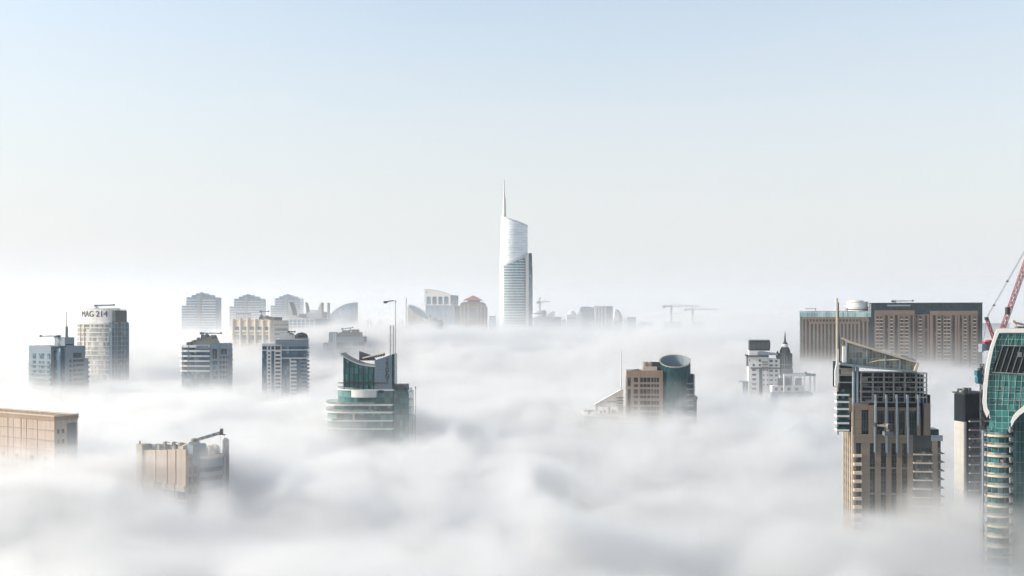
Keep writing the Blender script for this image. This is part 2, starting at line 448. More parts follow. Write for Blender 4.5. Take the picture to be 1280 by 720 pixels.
class Thing:
    """an Empty at the thing's base on the ground; parts are built in its own axes (x right along the front, y back, z up)"""
    def __init__(s, name, label, cat, px, D, yaw=0.0, group=None, z=0.0):
        s.o = bpy.data.objects.new(name, None); col.objects.link(s.o)
        s.X = (px - 640) / F * D; s.Y = D; s.k = D / F; s.z0 = z
        s.o.location = (s.X, D, z); s.o.rotation_euler = (0, 0, R(yaw))
        s.o.empty_display_size = 3
        s.c, s.s = math.cos(R(yaw)), math.sin(R(yaw))
        tag(s.o, label, cat, group)
    def x(s, px, ly=0.0):
        """local x of the point of the plane y = ly measured at picture column px"""
        k = (px - 640) / F; ox, oy = s.X - s.s * ly, s.Y + s.c * ly
        return (k * oy - ox) / (s.c - k * s.s)
    def y(s, px, lx=0.0):
        k = (px - 640) / F; ox, oy = s.X + s.c * lx, s.Y + s.s * lx
        return (k * oy - ox) / (-s.s - k * s.c)
    def z(s, py, lx=0.0, ly=0.0):
        return CAMZ - (py - HY) / F * (s.Y + s.s * lx + s.c * ly) - s.z0
    def part(s, name, mb, m, parent=None, **kw):
        return mb.build(name, M[m] if isinstance(m, str) else m, parent or s.o, **kw)
    def box(s, name, m, x0, x1, y0, y1, z0, z1, parent=None, **kw):
        return s.part(name, MB().box(x0, x1, y0, y1, z0, z1), m, parent, **kw)
    def panes(s, face, pos, cols, rows, m='glass', name='window', d=0.06, parent=None, frame=None):
        """one window part per opening, glass just proud of its wall with a projecting surround"""
        r = []
        for a0, a1 in cols:
            for z0, z1 in rows:
                wn = s.part(name, fb(MB(), face, pos, a0, a1, z0, z1, -0.05, d), m, parent)
                if frame:
                    t = min(0.25, (a1 - a0) * 0.12); fr = MB()
                    fb(fr, face, pos, a0 - t, a1 + t, z1, z1 + t, -0.05, d + 0.25)
                    fb(fr, face, pos, a0 - t, a1 + t, z0 - t, z0, -0.05, d + 0.35)
                    s.part('frame', fr, frame, wn)
                r.append(wn)
        return r

def text_mesh(body, size, depth=0.15):
    cu = bpy.data.curves.new('t', 'FONT'); cu.body = body; cu.size = size; cu.extrude = depth; cu.align_x = 'CENTER'; cu.align_y = 'CENTER'
    o = bpy.data.objects.new('t', cu); col.objects.link(o)
    dg = bpy.context.evaluated_depsgraph_get()
    me = bpy.data.meshes.new_from_object(o.evaluated_get(dg))
    v = [tuple(q.co) for q in me.vertices]; f = [tuple(p.vertices) for p in me.polygons]
    bpy.data.objects.remove(o); bpy.data.curves.remove(cu); bpy.data.meshes.remove(me)
    return v, f

def roof_crane(label, pxb, D, zroof_py, px0, px1, py_arm, py_end=None, m='pgrey', thick=0.9):
    """a window-cleaning crane on a roof: base box, kingpost, arm from px0 to px1, hanging head"""
    t = Thing('roof_crane', label, 'roof crane', pxb, D, 0, 'window cleaning cranes on the roofs')
    k = t.k; zr = t.z(zroof_py); za = t.z(py_arm); ze = t.z(py_end if py_end else py_arm)
    t.o.location.z = zr; t.z0 = zr; za -= zr; ze -= zr
    h = max(za, 1.2)
    t.box('base', 'grey', -1.6, 1.6, -1.4, 1.4, -0.3, max(0.6, h * 0.4))
    t.part('kingpost', MB().tube((0, 0, max(0.6, h * 0.4)), (0, 0, za + 1.0), 0.55, n=8), m)
    a, b = t.x(px0), t.x(px1)
    arm = MB().bar((a, 0, za), (b, 0, ze), thick)
    arm.bar((0, 0, za + 1.0), (b * 0.7, 0, za + (ze - za) * 0.7 + thick * .5), 0.14)
    t.part('arm', arm, m)
    t.part('counterweight', MB().box(a - 0.9, a + 0.9, -0.9, 0.9, za - 0.9, za + 0.9), 'dsteel')
    t.part('head', MB().box(b - 0.35, b + 0.35, -1.5, 1.5, ze - 0.5, ze + 0.9), 'dsteel')
    return t

# ================================================================== left side
def beige_block():
    b = Thing('apartment_block', 'pale beige windowless concrete block cut by the left edge, flat parapet roof', 'building', 68, 450, -32)
    x0, y1 = b.x(-75), b.y(97)
    zt = b.z(519.5)
    b.box('wall', 'pink', x0, 0, 0, y1, 0, zt - 2.2)
    b.part('parapet', MB().box(x0 - .25, .25, -.25, .15, zt - 2.2, zt - .5).box(-.15, .25, .15, y1 + .25, zt - 2.2, zt - .5).box(x0 - .25, x0 + .15, .15, y1 + .25, zt - 2.2, zt - .5).box(x0 + .15, -.15, y1 - .15, y1 + .25, zt - 2.2, zt - .5), 'beige')
    cp = MB()
    cp.box(x0 - .4, .4, -.4, .3, zt - .5, zt).box(-.3, .4, .3, y1 + .4, zt - .5, zt).box(x0 - .4, x0 + .3, .3, y1 + .4, zt - .5, zt).box(x0 + .3, -.3, y1 - .3, y1 + .4, zt - .5, zt)
    b.part('coping', cp, 'cream')
    b.part('roof', MB().box(x0 + .15, -.15, .15, y1 - .15, zt - 2.2, zt - 1.9), 'roof')
    b.part('roof_plant', MB().box(x0 + 6, x0 + 9, 5, 8, zt - 1.9, zt - .6), 'concrete')
    b.part('roof_plant', MB().box(-9, -6, 6, 9, zt - 1.9, zt - .3), 'concrete')
    j = MB()
    for px in (10, 16.5, 26.5, 33, 47): j.box(b.x(px) - .09, b.x(px) + .09, -.12, .05, 0, zt - 2.4)
    b.part('pilaster', j, 'tan')
    for px in (4, 21, 40, 57):
        for k in range(2):
            b.panes('front', 0, [(b.x(px) - 1.1, b.x(px) + 1.1)], [(zt - 19.5 - 4 * k, zt - 17.3 - 4 * k)], 'dark', 'vent_grille')
    b.part('side_recess', fb(MB(), 'right', 0, y1 * .55, y1 * .93, 0, zt - 3.6, -.05, .12), 'grey')
    b.part('side_band', fb(MB(), 'right', 0, .4, y1 * .52, zt - 15.0, zt - 13.6, -.05, .2), 'concrete')
    for k in range(4): b.part('string_course', MB().box(x0, -.4, -.2, .02, zt - 6.4 - 4.2 * k, zt - 6.1 - 4.2 * k), 'tan')
    for k in range(3): b.panes('right', 0, [(1.2, 2.4), (3.4, 4.6)], [(zt - 7.5 - 4.2 * k, zt - 5.8 - 4.2 * k)], 'glass')
    rl = MB()
    for i in range(24): rl.box(x0 + 1 + i * (abs(x0) - 2) / 23 - .05, x0 + 1 + i * (abs(x0) - 2) / 23 + .05, .0, .1, zt, zt + 1.0)
    rl.box(x0 + 1, -1, .0, .1, zt + .95, zt + 1.05)
    b.part('roof_railing', rl, 'steel')
    b.part('lightning_rod', MB().tube((.1, y1, zt), (.1, y1, zt + 1.3), .08), 'dsteel')
    b.part('bracket', MB().box(0, 1.6, y1 - .3, y1, zt - 1.4, zt - 1.15), 'dsteel')
beige_block()

def beige_plant_tower():
    b = Thing('apartment_tower', 'warm beige tower top with ribbed panels and cluttered open roof, left foreground', 'building', 233, 420, -33)
    xl, yr = b.x(181), b.y(285)
    zt = b.z(568.5)
    b.box('wall', 'pink', xl, 0, 0.3, yr * .45, 0, zt - .6)
    # stepped facade bays, each standing a little higher and prouder than its neighbour
    cuts = [181, 187.5, 196, 204.5, 210.5, 217, 221, 233]
    for i in range(len(cuts) - 1):
        x0, x1 = b.x(cuts[i]), b.x(cuts[i + 1]) - .04
        pr = 0.4 + 0.3 * (i % 2)
        b.part('facade_bay', MB().box(x0, x1, -pr, .3, zt - 13.5, zt + .3 + .26 * i).box(x0 + .35, x1 - .35, -pr + .35, .3, 0, zt - 13.5), 'pink')
        w_ = x1 - x0
        b.panes('front', .35 - pr, [(x0 + .55, x1 - .55)], [(zt - 17.4, zt - 13.7), (zt - 22, zt - 18.2), (zt - 26.5, zt - 22.6)], 'glass', d=.08)
        b.part('balcony', MB().box(x0 + .3, x1 - .3, -pr - .55, -pr + .3, zt - 14.2, zt - 11.9), 'cream' if i not in (2,) else 'grey')
    # tall end pier at the left
    xa = b.x(173.5)
    b.box('end_pier', 'concrete', xa, xl - .1, -1.2, 3.2, 0, b.z(560.5))
    b.box('end_parapet', 'pgrey', xl - .1, xl + 4.6, 3.0, 3.5, zt - .6, b.z(561))
    b.part('warning_lamp', MB().tube((xa + .7, 0, b.z(560.5)), (xa + .7, 0, b.z(556.5)), .3), 'dsteel')
    # right hand wing, set lower
    zr = b.z(572, 0, yr * .5)
    b.box('side_wall', 'grey', -.3, 0, .3, yr, 0, zr + 1.0)
    b.box('rear_wall', 'grey', xl, -.3, yr * .45, yr, 0, zr - 1.5)
    rc = arc(.2, yr * .56, 3.0, yr * .27, -90, 90, 14)
    b.part('curved_bay', MB().prism(rc, 0, zr - .1), 'pgrey', smooth=True)
    b.part('curved_coping', MB().prism(arc(.2, yr * .56, 3.25, yr * .29, -90, 90, 14), zr - .1, zr + .8), 'cream', smooth=True)
    for k in range(5):
        z1 = zr - 3.4 - 3.6 * k
        b.part('window_band', MB().prism(arc(.2, yr * .56, 3.06, yr * .272, -80, 80, 14), z1 - 1.7, z1), 'glass', smooth=True)
    b.panes('right', 0, [(1.0, yr * .13), (yr * .15, yr * .24)], [(zr - 5.2, zr - 2.6), (zr - 9.2, zr - 6.6), (zr - 13.2, zr - 10.6)], 'glass')
    xp = MB().box(-1.5, .3, yr - 1.5, yr + .3, 0, b.z(549.5, 0, yr))
    b.part('corner_pier', xp, 'darkgrey')
    b.part('pier_lining', MB().box(.3, .6, yr - 2.6, yr - 1.6, zr - 9, b.z(570, 0, yr)), 'pink')
    b.part('pier_cap', MB().box(-1.2, -.1, yr - 1.1, yr, b.z(549.5, 0, yr), b.z(547.5, 0, yr)), 'dsteel')
    # the roof: plant box, ducts and lit rubble of tanks
    b.part('roof', MB().box(xl, -.3, .3, yr * .45, zt - .6, zt - .3), 'roof')
    b.part('plant_box', MB().box(-3.4, 1.2 - .6, 2.6, 9.0, zr - 1.5, b.z(555, 0, 5)), 'pgrey')
    b.part('plant_box', MB().box(-6.6, -3.6, 1.4, 6.0, zt - .3, b.z(557.5, -5, 3)), 'cream')
    rnd = random.Random(4)
    pipes = MB()
    for k in range(22):
        x = xl + 3 + rnd.random() * (abs(xl) - 9); y = 1.2 + rnd.random() * 3.5
        h = 1.1 + rnd.random() * 2.2
        b.part('duct', MB().box(x - .5, x + .5, y - .5, y + .5, zt - .3, zt + .8 + h), 'dsteel' if k % 3 else 'concrete')
        pipes.tube((x, y, zt + .9 + h), (x + 2.5, y + .4, zt + .5 + h), .16)
    b.part('pipework', pipes, 'dsteel')
    for k in range(12):
        y = yr * .5 + rnd.random() * yr * .4; x = -6 + rnd.random() * 5
        b.part('roof_tank', MB().lathe([(.8, zr - 2), (.85, zr + 1.9 + rnd.random() * 1.6), (.4, zr + 4.2)], x, y, 10), 'cream' if k % 2 else 'concrete')
    fr = MB()
    for k in range(5):
        y = yr * .42 + k * yr * .125
        fr.bar((-5, y, zr - 2), (-5, y, b.z(558, 0, y)), .35).bar((-5, y, b.z(558, 0, y)), (-5, y + yr * .1, zr), .28)
    b.part('roof_frame', fr, 'cream')
    return b
bp = beige_plant_tower()
def big_roof_crane():
    c = Thing('roof_crane', 'large raised window cleaning crane with jointed arm on the cluttered beige roof', 'roof crane', 243, 424, 0, 'window cleaning cranes on the roofs')
    z0 = c.z(555.0); c.o.location.z = z0; c.z0 = z0
    c.part('base', MB().box(-1.6, 1.6, -1.4, 1.4, 0, 1.0), 'concrete')
    c.part('turntable', MB().lathe([(1.3, 1.0), (1.3, 1.8), (.8, 2.2)], 0, 0, 14), 'steel')
    a = (c.x(226), 0, c.z(559)); m = (0, 0, 1.3); e = (c.x(277), 0, c.z(540.5))
    c.part('rear_arm', MB().bar(a, m, .55), 'cream')
    arm = MB().truss(m, e, .85, .9, .2)
    for t in (.28, .5, .72):
        q = tuple(m[i] + (e[i] - m[i]) * t for i in range(3)); arm.box(q[0] - .35, q[0] + .35, -.6, .6, q[2] - .55, q[2] + .65)
    c.part('arm', arm, 'steel')
    c.part('head', MB().box(e[0] - .5, e[0] + .5, -.6, .6, e[2] - .8, e[2] + 1.4).bar((e[0] - 1, 0, e[2] - .8), (e[0] + 1.5, 0, e[2] - .9), .3), 'dsteel')
    c.part('cable', MB().tube((e[0] - .6, 0, e[2] - .8), (e[0] - .6, 0, e[2] - 9.5), .045).tube((e[0] + 1.1, 0, e[2] - .8), (e[0] + 1.1, 0, e[2] - 6), .045), 'dsteel')
big_roof_crane()

def sign_tower():
    b = Thing('office_tower', 'silver tower with curved drum front and dark MAG 214 lettering on its white crown', 'tower', 112, 1000, -28)
    xl, xr = b.x(88.3), b.x(134)
    cx = (xl + xr) / 2; hw = (xr - xl) / 2
    zb, zt, zbase = b.z(404), b.z(386), 0
    def plan(e=0): return arc(cx, 9, hw + e, 9 + e, 180, 360, 24) + [(xr + e, 24), (xl - e, 24)]
    b.part('drum', MB().prism(plan(), 0, zb), 'silver', smooth=True)
    k = 0
    for py in np.arange(403.4, 470, 5.75):
        b.part('floor_band', MB().prism(plan(.5 if k else .8), b.z(py) - (.9 if k else 1.6), b.z(py)), 'plain', smooth=True); k += 1
    for px in (99.3, 105.5, 133.2):
        x = b.x(px); t = (x - cx) / hw
        y = 9 - 9 * math.sqrt(max(0, 1 - t * t))
        b.part('mullion', MB().box(x - .4, x + .4, y - .7, y + 1.5, 0, zb), 'cream')
    xa, xb = b.x(91), b.x(136.6)
    cc, ch = (xa + xb) / 2, (xb - xa) / 2
    crown = arc(cc, 10.5, ch, 9.5, 180, 360, 28) + [(xb, 12.5), (xa, 22)]
    b.part('crown', MB().prism(crown, zb, zt), 'white', smooth=True)
    b.part('crown_coping', MB().prism(arc(cc, 10.5, ch + .25, 9.75, 180, 360, 28) + [(xb + .25, 12.7), (xa - .25, 22)], zt, zt + .5), 'plain', smooth=True)
    v, f = text_mesh('MAG 214', 7.6, .2)
    xc = b.x(114.6); zc = b.z(392.7)
    w_ = max(q[0] for q in v) - min(q[0] for q in v); sx = (b.x(130) - b.x(99)) / w_
    vv = []
    for X, Y, Z in v:
        x = xc + X * sx; t = max(-.99, min(.99, (x - cc) / ch))
        vv.append((x, 10.5 - 9.5 * math.sqrt(1 - t * t) - .18 - Z, zc + Y))
    b.part('sign_lettering', MB().add(vv, f), 'letter')
    # shaded right flank: glazed recess, then a gridded wing
    xw = b.x(138.5); yw = b.y(160, xw)
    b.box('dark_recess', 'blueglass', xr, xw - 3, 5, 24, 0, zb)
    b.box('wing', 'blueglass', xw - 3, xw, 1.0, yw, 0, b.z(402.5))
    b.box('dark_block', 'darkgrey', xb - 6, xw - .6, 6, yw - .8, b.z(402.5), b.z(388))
    tk = MB()
    for i in range(10): tk.box(xw - 1.0, xw - .65, 3.2 + i * (yw - 5) / 9.6, 3.8 + i * (yw - 5) / 9.6, b.z(388), b.z(386.3))
    b.part('roof_railing', tk, 'plain')
    for px in (139.2, 143.2, 146.4, 151.8, 155.5, 159.7):
        y = b.y(px, xw); b.part('mullion', fb(MB(), 'right', xw, y - .4, y + .4, 0, b.z(402.5), -.05, .45), 'pgrey')
    for py in np.arange(402.9, 462, 5.75):
        b.part('transom', fb(MB(), 'right', xw, 1, yw, b.z(py) - .45, b.z(py), -.04, .3), 'pgrey')
        b.part('balcony', fb(MB(), 'right', xw, b.y(146.8, xw), b.y(151.4, xw), b.z(py + 3.6), b.z(py + 2.2), .0, .9), 'darkgrey')
    b.part('aerial', MB().tube((xa + .5, 12, zt), (xa + .5, 12, zt + 1.6), .22).tube((xw - 1.5, yw - 2, b.z(388)), (xw - 1.5, yw - 2, b.z(385)), .2), 'dsteel')
sign_tower()
roof_crane('long armed window cleaning crane lying above the white lettered crown', 121, 1012, 386, 119.5, 142.5, 382.2, 381.2, thick=1.0)

def stepped_tower():
    b = Thing('apartment_tower', 'grey stepped tower with penthouse box and tall mast at far left', 'tower', 74, 850, -36)
    xl, yr = b.x(36), b.y(106.5)
    zt = b.z(433)
    # two wings meeting in a notched corner
    nx, ny = b.x(63.5), b.y(83)
    b.box('left_wing', 'pgrey', xl, nx, 0, 18, 0, zt)
    b.box('right_wing', 'pgrey', -16, 0, ny, yr, 0, zt)
    b.box('corner_glazing', 'blueglass', nx, -2.5, 2.5, ny, 0, zt - 1.2)
    b.part('corner_roof', MB().prism([(nx, -.1), (-1.2, 1.6), (-.4, ny - .1), (nx, ny - .1)], zt - .4, zt + .2), 'dsteel')
    b.box('side_step', 'pgrey', -14, -.8, yr, yr + 3.4, 0, b.z(449))
    px = MB().box(b.x(58), -3.5, 7, 15, zt, b.z(422))
    b.part('penthouse', px, 'pgrey')
    pb = MB()
    pb.box(-3.5 - .02, -3.3, 8, 14, zt + .6, zt + 1.6)
    b.part('penthouse_vent', pb, 'dark')
    X, Y = -7.5, 11
    b.part('mast', MB().tube((X, Y, b.z(422)), (X, Y, b.z(408.5)), 1.05, .95, 10).tube((X, Y, b.z(408.5)), (X, Y, b.z(390.5)), .32, .2, 8).box(X + .9, X + 2, Y - .2, Y + .2, b.z(413.5), b.z(413)).box(X + .9, X + 2, Y - .2, Y + .2, b.z(411.5), b.z(411)), 'steel')
    b.part('lamp', MB().lathe([(.1, b.z(391)), (.5, b.z(390.3)), (.1, b.z(389.6))], X, Y, 8), 'red')
    rows = [(b.z(448), b.z(441.5))]
    b.panes('right', 0, [(ny + .36 * (yr - ny), ny + .8 * (yr - ny))], rows, 'glass')
    for k in range(6):
        zf = b.z(453.8 + 6 * k)
        b.panes('right', 0, [(ny + .35 * (yr - ny), ny + .93 * (yr - ny)), (ny + .16 * (yr - ny), ny + .26 * (yr - ny))], [(zf, zf + 2.3)], 'glass')
        b.part('balcony', fb(MB(), 'right', 0, ny + .33 * (yr - ny), ny + .95 * (yr - ny), zf - .5, zf + .55, -.05, 1.2), 'pgrey')
        b.part('balcony', MB().box(xl + 1, nx, -1.1, .05, zf - 2.4, zf - 1.2), 'pgrey')
        b.part('balcony', MB().box(-3, -.9, yr + 3.3, yr + 4.6, zf - 1.1, zf), 'darkgrey')
    for px0, px1 in ((41, 45), (48.5, 55.5), (59, 63)):
        b.panes('front', 0, [(b.x(px0), b.x(px1))], [(b.z(449.5), b.z(442.5)), (b.z(457), b.z(452)), (b.z(463), b.z(458)), (b.z(469), b.z(464))], 'blueglass', d=.05)
    b.panes('front', 2.5, [(nx + .8, nx + 4)], [(b.z(460), b.z(438)), (b.z(475), b.z(462))], 'glass', d=.1)
stepped_tower()
roof_crane('thin horizontal boom crane on penthouse of the grey stepped tower', 71, 862, 421.5, 74, 51, 420.3, thick=.42)

def blue_towers():
    t = Thing('apartment_tower', 'leftmost of three matching hazy blue towers with stepped roofs', 'tower', 249, 1500, 0, 'matching pale blue towers at the back')
    X = lambda p: t.x(p)
    zt = t.z(371.5)
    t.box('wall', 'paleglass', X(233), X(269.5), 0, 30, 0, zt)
    t.box('shoulder', 'paleglass', X(226.3), X(233), 3, 27, 0, t.z(382))
    t.box('centre_bay', 'pgrey', X(247), X(251.5), -2.2, .1, 0, t.z(369.5))
    t.box('left_bay', 'paleglass', X(238.5), X(245.5), -1.3, .1, 0, zt - 3)
    t.part('roof_plant', MB().box(X(238), X(263), 6, 24, zt, t.z(368.5)).box(X(243), X(256), 8, 22, t.z(368.5), t.z(366.5)).box(X(247), X(251), 10, 16, t.z(366.5), t.z(365.2)), 'paleglass')
    for px in (252.5, 257, 261.5, 266, 269.3): t.part('pier', MB().box(X(px) - .55, X(px) + .55, -.9, .05, t.z(382), zt + .6), 'pgrey')
    for k in range(13):
        z = zt - 3.6 * (k + 1)
        t.part('floor_band', MB().box(X(252), X(269.5) + .4, -.9, .05, z - 1.2, z), 'plain')
        t.part('floor_band', MB().box(X(226.3) - .4, X(233), 2.3, 3.05, z - 1.2, z) if z < t.z(382) else MB().box(X(233) - .3, X(238), -.6, .05, z - 1, z), 'plain')
        t.part('floor_band', MB().box(X(233) - .3, X(247), -1.7, .04, z - .8, z), 'plain')
    for px, D, lab in ((307.5, 1610, 'middle of three matching hazy blue towers, behind cream columned tower'),
                       (357.5, 1740, 'rightmost of three matching hazy blue towers, behind the curved horn roof')):
        c = copy_tree(t.o)
        c.location = ((px - 640) / F * D, D, CAMZ - (367.5 - HY) / F * D - t.z(365.2))
        c['label'] = lab
blue_towers()

def cream_tower():
    b = Thing('apartment_tower', 'cream tower with rounded columns and dark roof plant, lit by the sun', 'tower', 341, 1150, -24)
    xl, yr = b.x(290), b.y(361)
    zt = b.z(400.5)
    b.box('wall', 'cream', xl, 0, .6, yr, 0, zt)
    cols = [291.5, 300.8, 310, 319.5, 329, 338]
    zz = [b.z(p) for p in (398.5, 397.8, 397.5, 398.5, 400, 400)]
    for i, px in enumerate(cols):
        x = b.x(px); r = 1.9 if i < 5 else 2.4
        b.part('column', MB().lathe([(r, 0), (r, zz[i] - .7), (r * .7, zz[i])], x, .6, 14), 'cream', smooth=True)
        if i < 5:
            x2 = b.x(cols[i + 1])
            b.panes('front', .6, [(x + r + .2, x2 - r - .2)], [(b.z(413), b.z(408.5)), (b.z(417), b.z(415.2)), (b.z(425.5), b.z(419)), (b.z(432), b.z(427)), (b.z(439), b.z(434))], 'blueglass', d=.08)
            b.part('spandrel', MB().box(x + r, x2 - r, -.5, .55, b.z(415.2), b.z(413)), 'cream')
            b.part('parapet_arch', MB().box(x + r, x2 - r, 0, .6, zt, zt + 1.0), 'cream')
    b.panes('right', 0, [(yr * (.12 + .15 * i), yr * (.12 + .15 * i + .07)) for i in range(6)], [(b.z(407), b.z(405.3))], 'blueglass')
    for py in (410.5, 416, 421.5, 427, 432.5):
        b.panes('right', 0, [(yr * .1, yr * .95)], [(b.z(py + 3.4), b.z(py))], 'blueglass')
    b.part('plant_room', MB().box(-22, -12, 6, 16, zt, b.z(396)), 'darkgrey')
    b.part('plant_room', MB().box(-9, -1.2, 5, 18, zt, b.z(396.3)), 'darkgrey')
    b.part('plant_dome', MB().lathe([(5, zt), (4.6, zt + 2.5), (2.8, zt + 4.6), (.2, zt + 5.4)], -15, 10, 16), 'grey', smooth=True)
    rl = MB()
    for i in range(9): rl.bar((xl + 2 + 2.3 * i, 5, zt), (xl + 2 + 2.3 * i, 5, b.z(391.5)), .25)
    rl.bar((xl + 2, 5, b.z(392)), (xl + 20.4, 5, b.z(392)), .3)
    b.part('roof_railing', rl, 'dsteel')
cream_tower()
roof_crane('small pale window cleaning crane over the cream columned tower', 327, 1170, 397, 325.5, 336, 389.3, thick=.7)

def rounded_tower():
    b = Thing('apartment_tower', 'pale blue grey tower with banded balconies and a rocky stepped plant roof', 'tower', 264, 900, 2)
    X = b.x
    zt = b.z(430.5); yr = b.y(286, 0) if False else 18
    x0, x1 = X(262.3), X(284.5)
    b.box('wall', 'pgrey', x0, x1, 0, yr, 0, zt)
    b.part('roof_edge', MB().plate([(x0 - .2, zt), (x1 + .2, zt), (x1 - .8, zt + .8), (x0 + .8, zt + .8)], 0, yr), 'pgrey')
    b.panes('front', 0, [(X(265.6), X(271.2))], [(b.z(448.5), b.z(436))], 'glass')
    b.panes('front', 0, [(X(276), X(283.3))], [(b.z(443), b.z(436))], 'glass')
    for k in range(5):
        z = b.z(448.4 + 6.2 * k)
        b.panes('front', 0, [(X(275.2), X(277)), (X(278.3), X(281.4)), (X(282.6), X(284))], [(z, z + 2.3)], 'glass')
    b.panes('front', 0, [(X(265.6), X(273.5))], [(b.z(456 + 6.2 * k), b.z(451 + 6.2 * k)) for k in range(4)], 'blueglass')
    b.part('pier', MB().box(X(272.2), X(274.2), -.5, .05, 0, zt), 'pgrey')
    for k in range(6):
        z = b.z(438 + 6.2 * k)
        b.part('side_balcony', fb(MB(), 'right', x1, 2, yr - 2, z - .6, z + .5, -.05, 1.0), 'pgrey')
    # curved balcony wing to the left
    xa = X(223)
    cxx = (xa + x0) / 2; hw = (x0 - xa) / 2
    pl = lambda e: arc(x0 - 1, 9, x0 - xa + e, 9.5 + e, 180, 270, 16) + [(x0, -.5 - e), (x0, 18), (xa - e, 18)]
    b.part('balcony_wing', MB().prism(pl(-1.3), 0, b.z(433.5)), 'blueglass', smooth=True)
    for k, (py, h, e) in enumerate(((433, 1.9, .4), (438.8, 1.6, .7), (445.2, 1.4, .2), (451.4, 1.4, -.2), (457.6, 1.4, -.2), (463.8, 1.4, -.2))):
        b.part('balcony', MB().prism(pl(e), b.z(py) - h / 2, b.z(py) + h / 2), 'plain', smooth=True)
    b.part('wing_bay', MB().box(X(246), X(261), -1.4, 2, b.z(436.5), b.z(432)), 'pgrey')
    for px in (228, 235, 244): b.part('post', MB().box(X(px) - .25, X(px) + .25, 1.0, 1.6, b.z(470), b.z(432)), 'pgrey')
    # stepped rocky plant on the roof
    rnd = random.Random(9)
    steps = [(234, 270, 431, 427.5), (238, 269, 427.5, 425.5), (244, 268, 425.5, 423), (250, 267, 423, 420.8), (259, 266, 420.8, 419.8)]
    for a, c, p0, p1 in steps:
        b.part('roof_terrace', MB().prism([(X(a), 4), (X(c), 4), (X(c) - .6, 15), (X(a) + 1.2, 15)], b.z(p0), b.z(p1)), 'concrete')
    for i in range(16):
        a = 233 + rnd.random() * 36; s = steps[min(4, int(max(0, (1 - abs(a - 260) / 28)) * 4.5))]
        h = .7 + rnd.random() * 1.3; zz = b.z(s[2] - 1)
        b.part('roof_unit', MB().box(X(a) - .8, X(a) + .8, 2.6, 4.2, zz - 1, zz + h), 'grey' if i % 2 else 'pgrey')
    b.part('roof_drum', MB().lathe([(3.2, b.z(423)), (2.6, b.z(420)), (1.8, b.z(419))], X(263.5), 9, 14), 'darkgrey', smooth=True)
rounded_tower()
roof_crane('slim horizontal window cleaning crane above the rocky stepped plant roof', 254, 905, 419.5, 251.5, 276.5, 416.6, thick=.55)

def balcony_tower():
    b = Thing('apartment_tower', 'white framed tower with stacked balconies down its right side and domed roof', 'tower', 352, 900, 8)
    X = b.x; z = b.z
    zt = z(429)
    # white frame block
    b.box('frame_wall', 'plain', X(327.5), X(352), 0, 15, 0, zt)
    b.panes('front', 0, [(X(327.9), X(333.5)), (X(335.2), X(337.6)), (X(339.2), X(342.8)), (X(344.2), X(350.6))], [(z(437), z(432.6))], 'glass')
    b.panes('front', 0, [(X(327.6), X(333.4))], [(0, z(438.3))], 'blueglass', name='glass_strip')
    b.panes('front', 0, [(X(339.2), X(342.9))], [(0, z(438.8))], 'blueglass', name='glass_strip')
    for k in range(10):
        zz = z(442.6 + 4.75 * k)
        b.panes('front', 0, [(X(335.2), X(337.6)), (X(344.2), X(350.6))], [(zz, zz + 1.6)], 'glass')
    # glazed body with rounded right corner
    pl = lambda e, l=352.1: [(X(l), -1 - e)] + arc(X(378) , 6, X(384.5) - X(378) + e, 7 + e, 270, 360, 8) + [(X(384.5) + e, 20), (X(l), 20)]
    b.part('glazed_body', MB().prism(pl(-.5), 0, z(430)), 'blueglass', smooth=True)
    b.part('upper_tier', MB().prism(pl(0, 344.5) , z(430.8), z(424.5)), 'pgrey', smooth=True)
    b.part('tier_coping', MB().prism(pl(.5, 344), z(424.5), z(423.6)), 'plain', smooth=True)
    b.part('tier_band', MB().prism(pl(.3, 352), z(433), z(431)), 'pgrey', smooth=True)
    b.part('slab', MB().prism(pl(.7), z(438), z(436.8)), 'plain', smooth=True)
    b.part('slab', MB().prism(pl(.7), z(448.4), z(447)), 'plain', smooth=True)
    b.box('pier', 'plain', X(362.3), X(363.6), -1.9, -.4, 0, z(447))
    b.box('glass_strip', 'blueglass', X(371.2), X(376.2), -1.6, -.4, 0, z(448.4))
    for k in range(9):
        zz = z(451.6 + 4.75 * k)
        b.part('balcony', MB().box(X(363.6), X(371), -2.6, -.4, zz - .9, zz + .5), 'plain')
        b.part('balcony', MB().prism([(X(376.4), -2)] + arc(X(378), 6, X(386) - X(378), 8.2, 270, 360, 8) + [(X(386), 14), (X(376.4), 14)], zz - .8, zz + .5), 'pgrey', smooth=True)
    for py in (434.8, 441, 444.5):
        b.part('balcony', MB().box(X(380), X(386), 4, 14, z(py + .8), z(py - .8)), 'pgrey')
    b.part('plant_room', MB().box(X(349), X(367), 4, 12, z(423.6), z(417.5)), 'plain')
    b.part('roof_dome', MB().lathe([(5.4, z(423.6)), (5.2, z(420)), (4.2, z(417.6)), (2.2, z(416.2)), (.2, z(415.8))], X(376), 10, 18), 'darkgrey', smooth=True)
    b.part('roof_unit', MB().box(X(368), X(372), 4, 9, z(423.6), z(419)).box(X(372), X(383), 2, 5, z(423.6), z(421.8)), 'grey')
balcony_tower()
roof_crane('stubby folded window cleaning crane beside the domed roof', 364, 903, 417.5, 361, 368.5, 414.8, thick=.6)

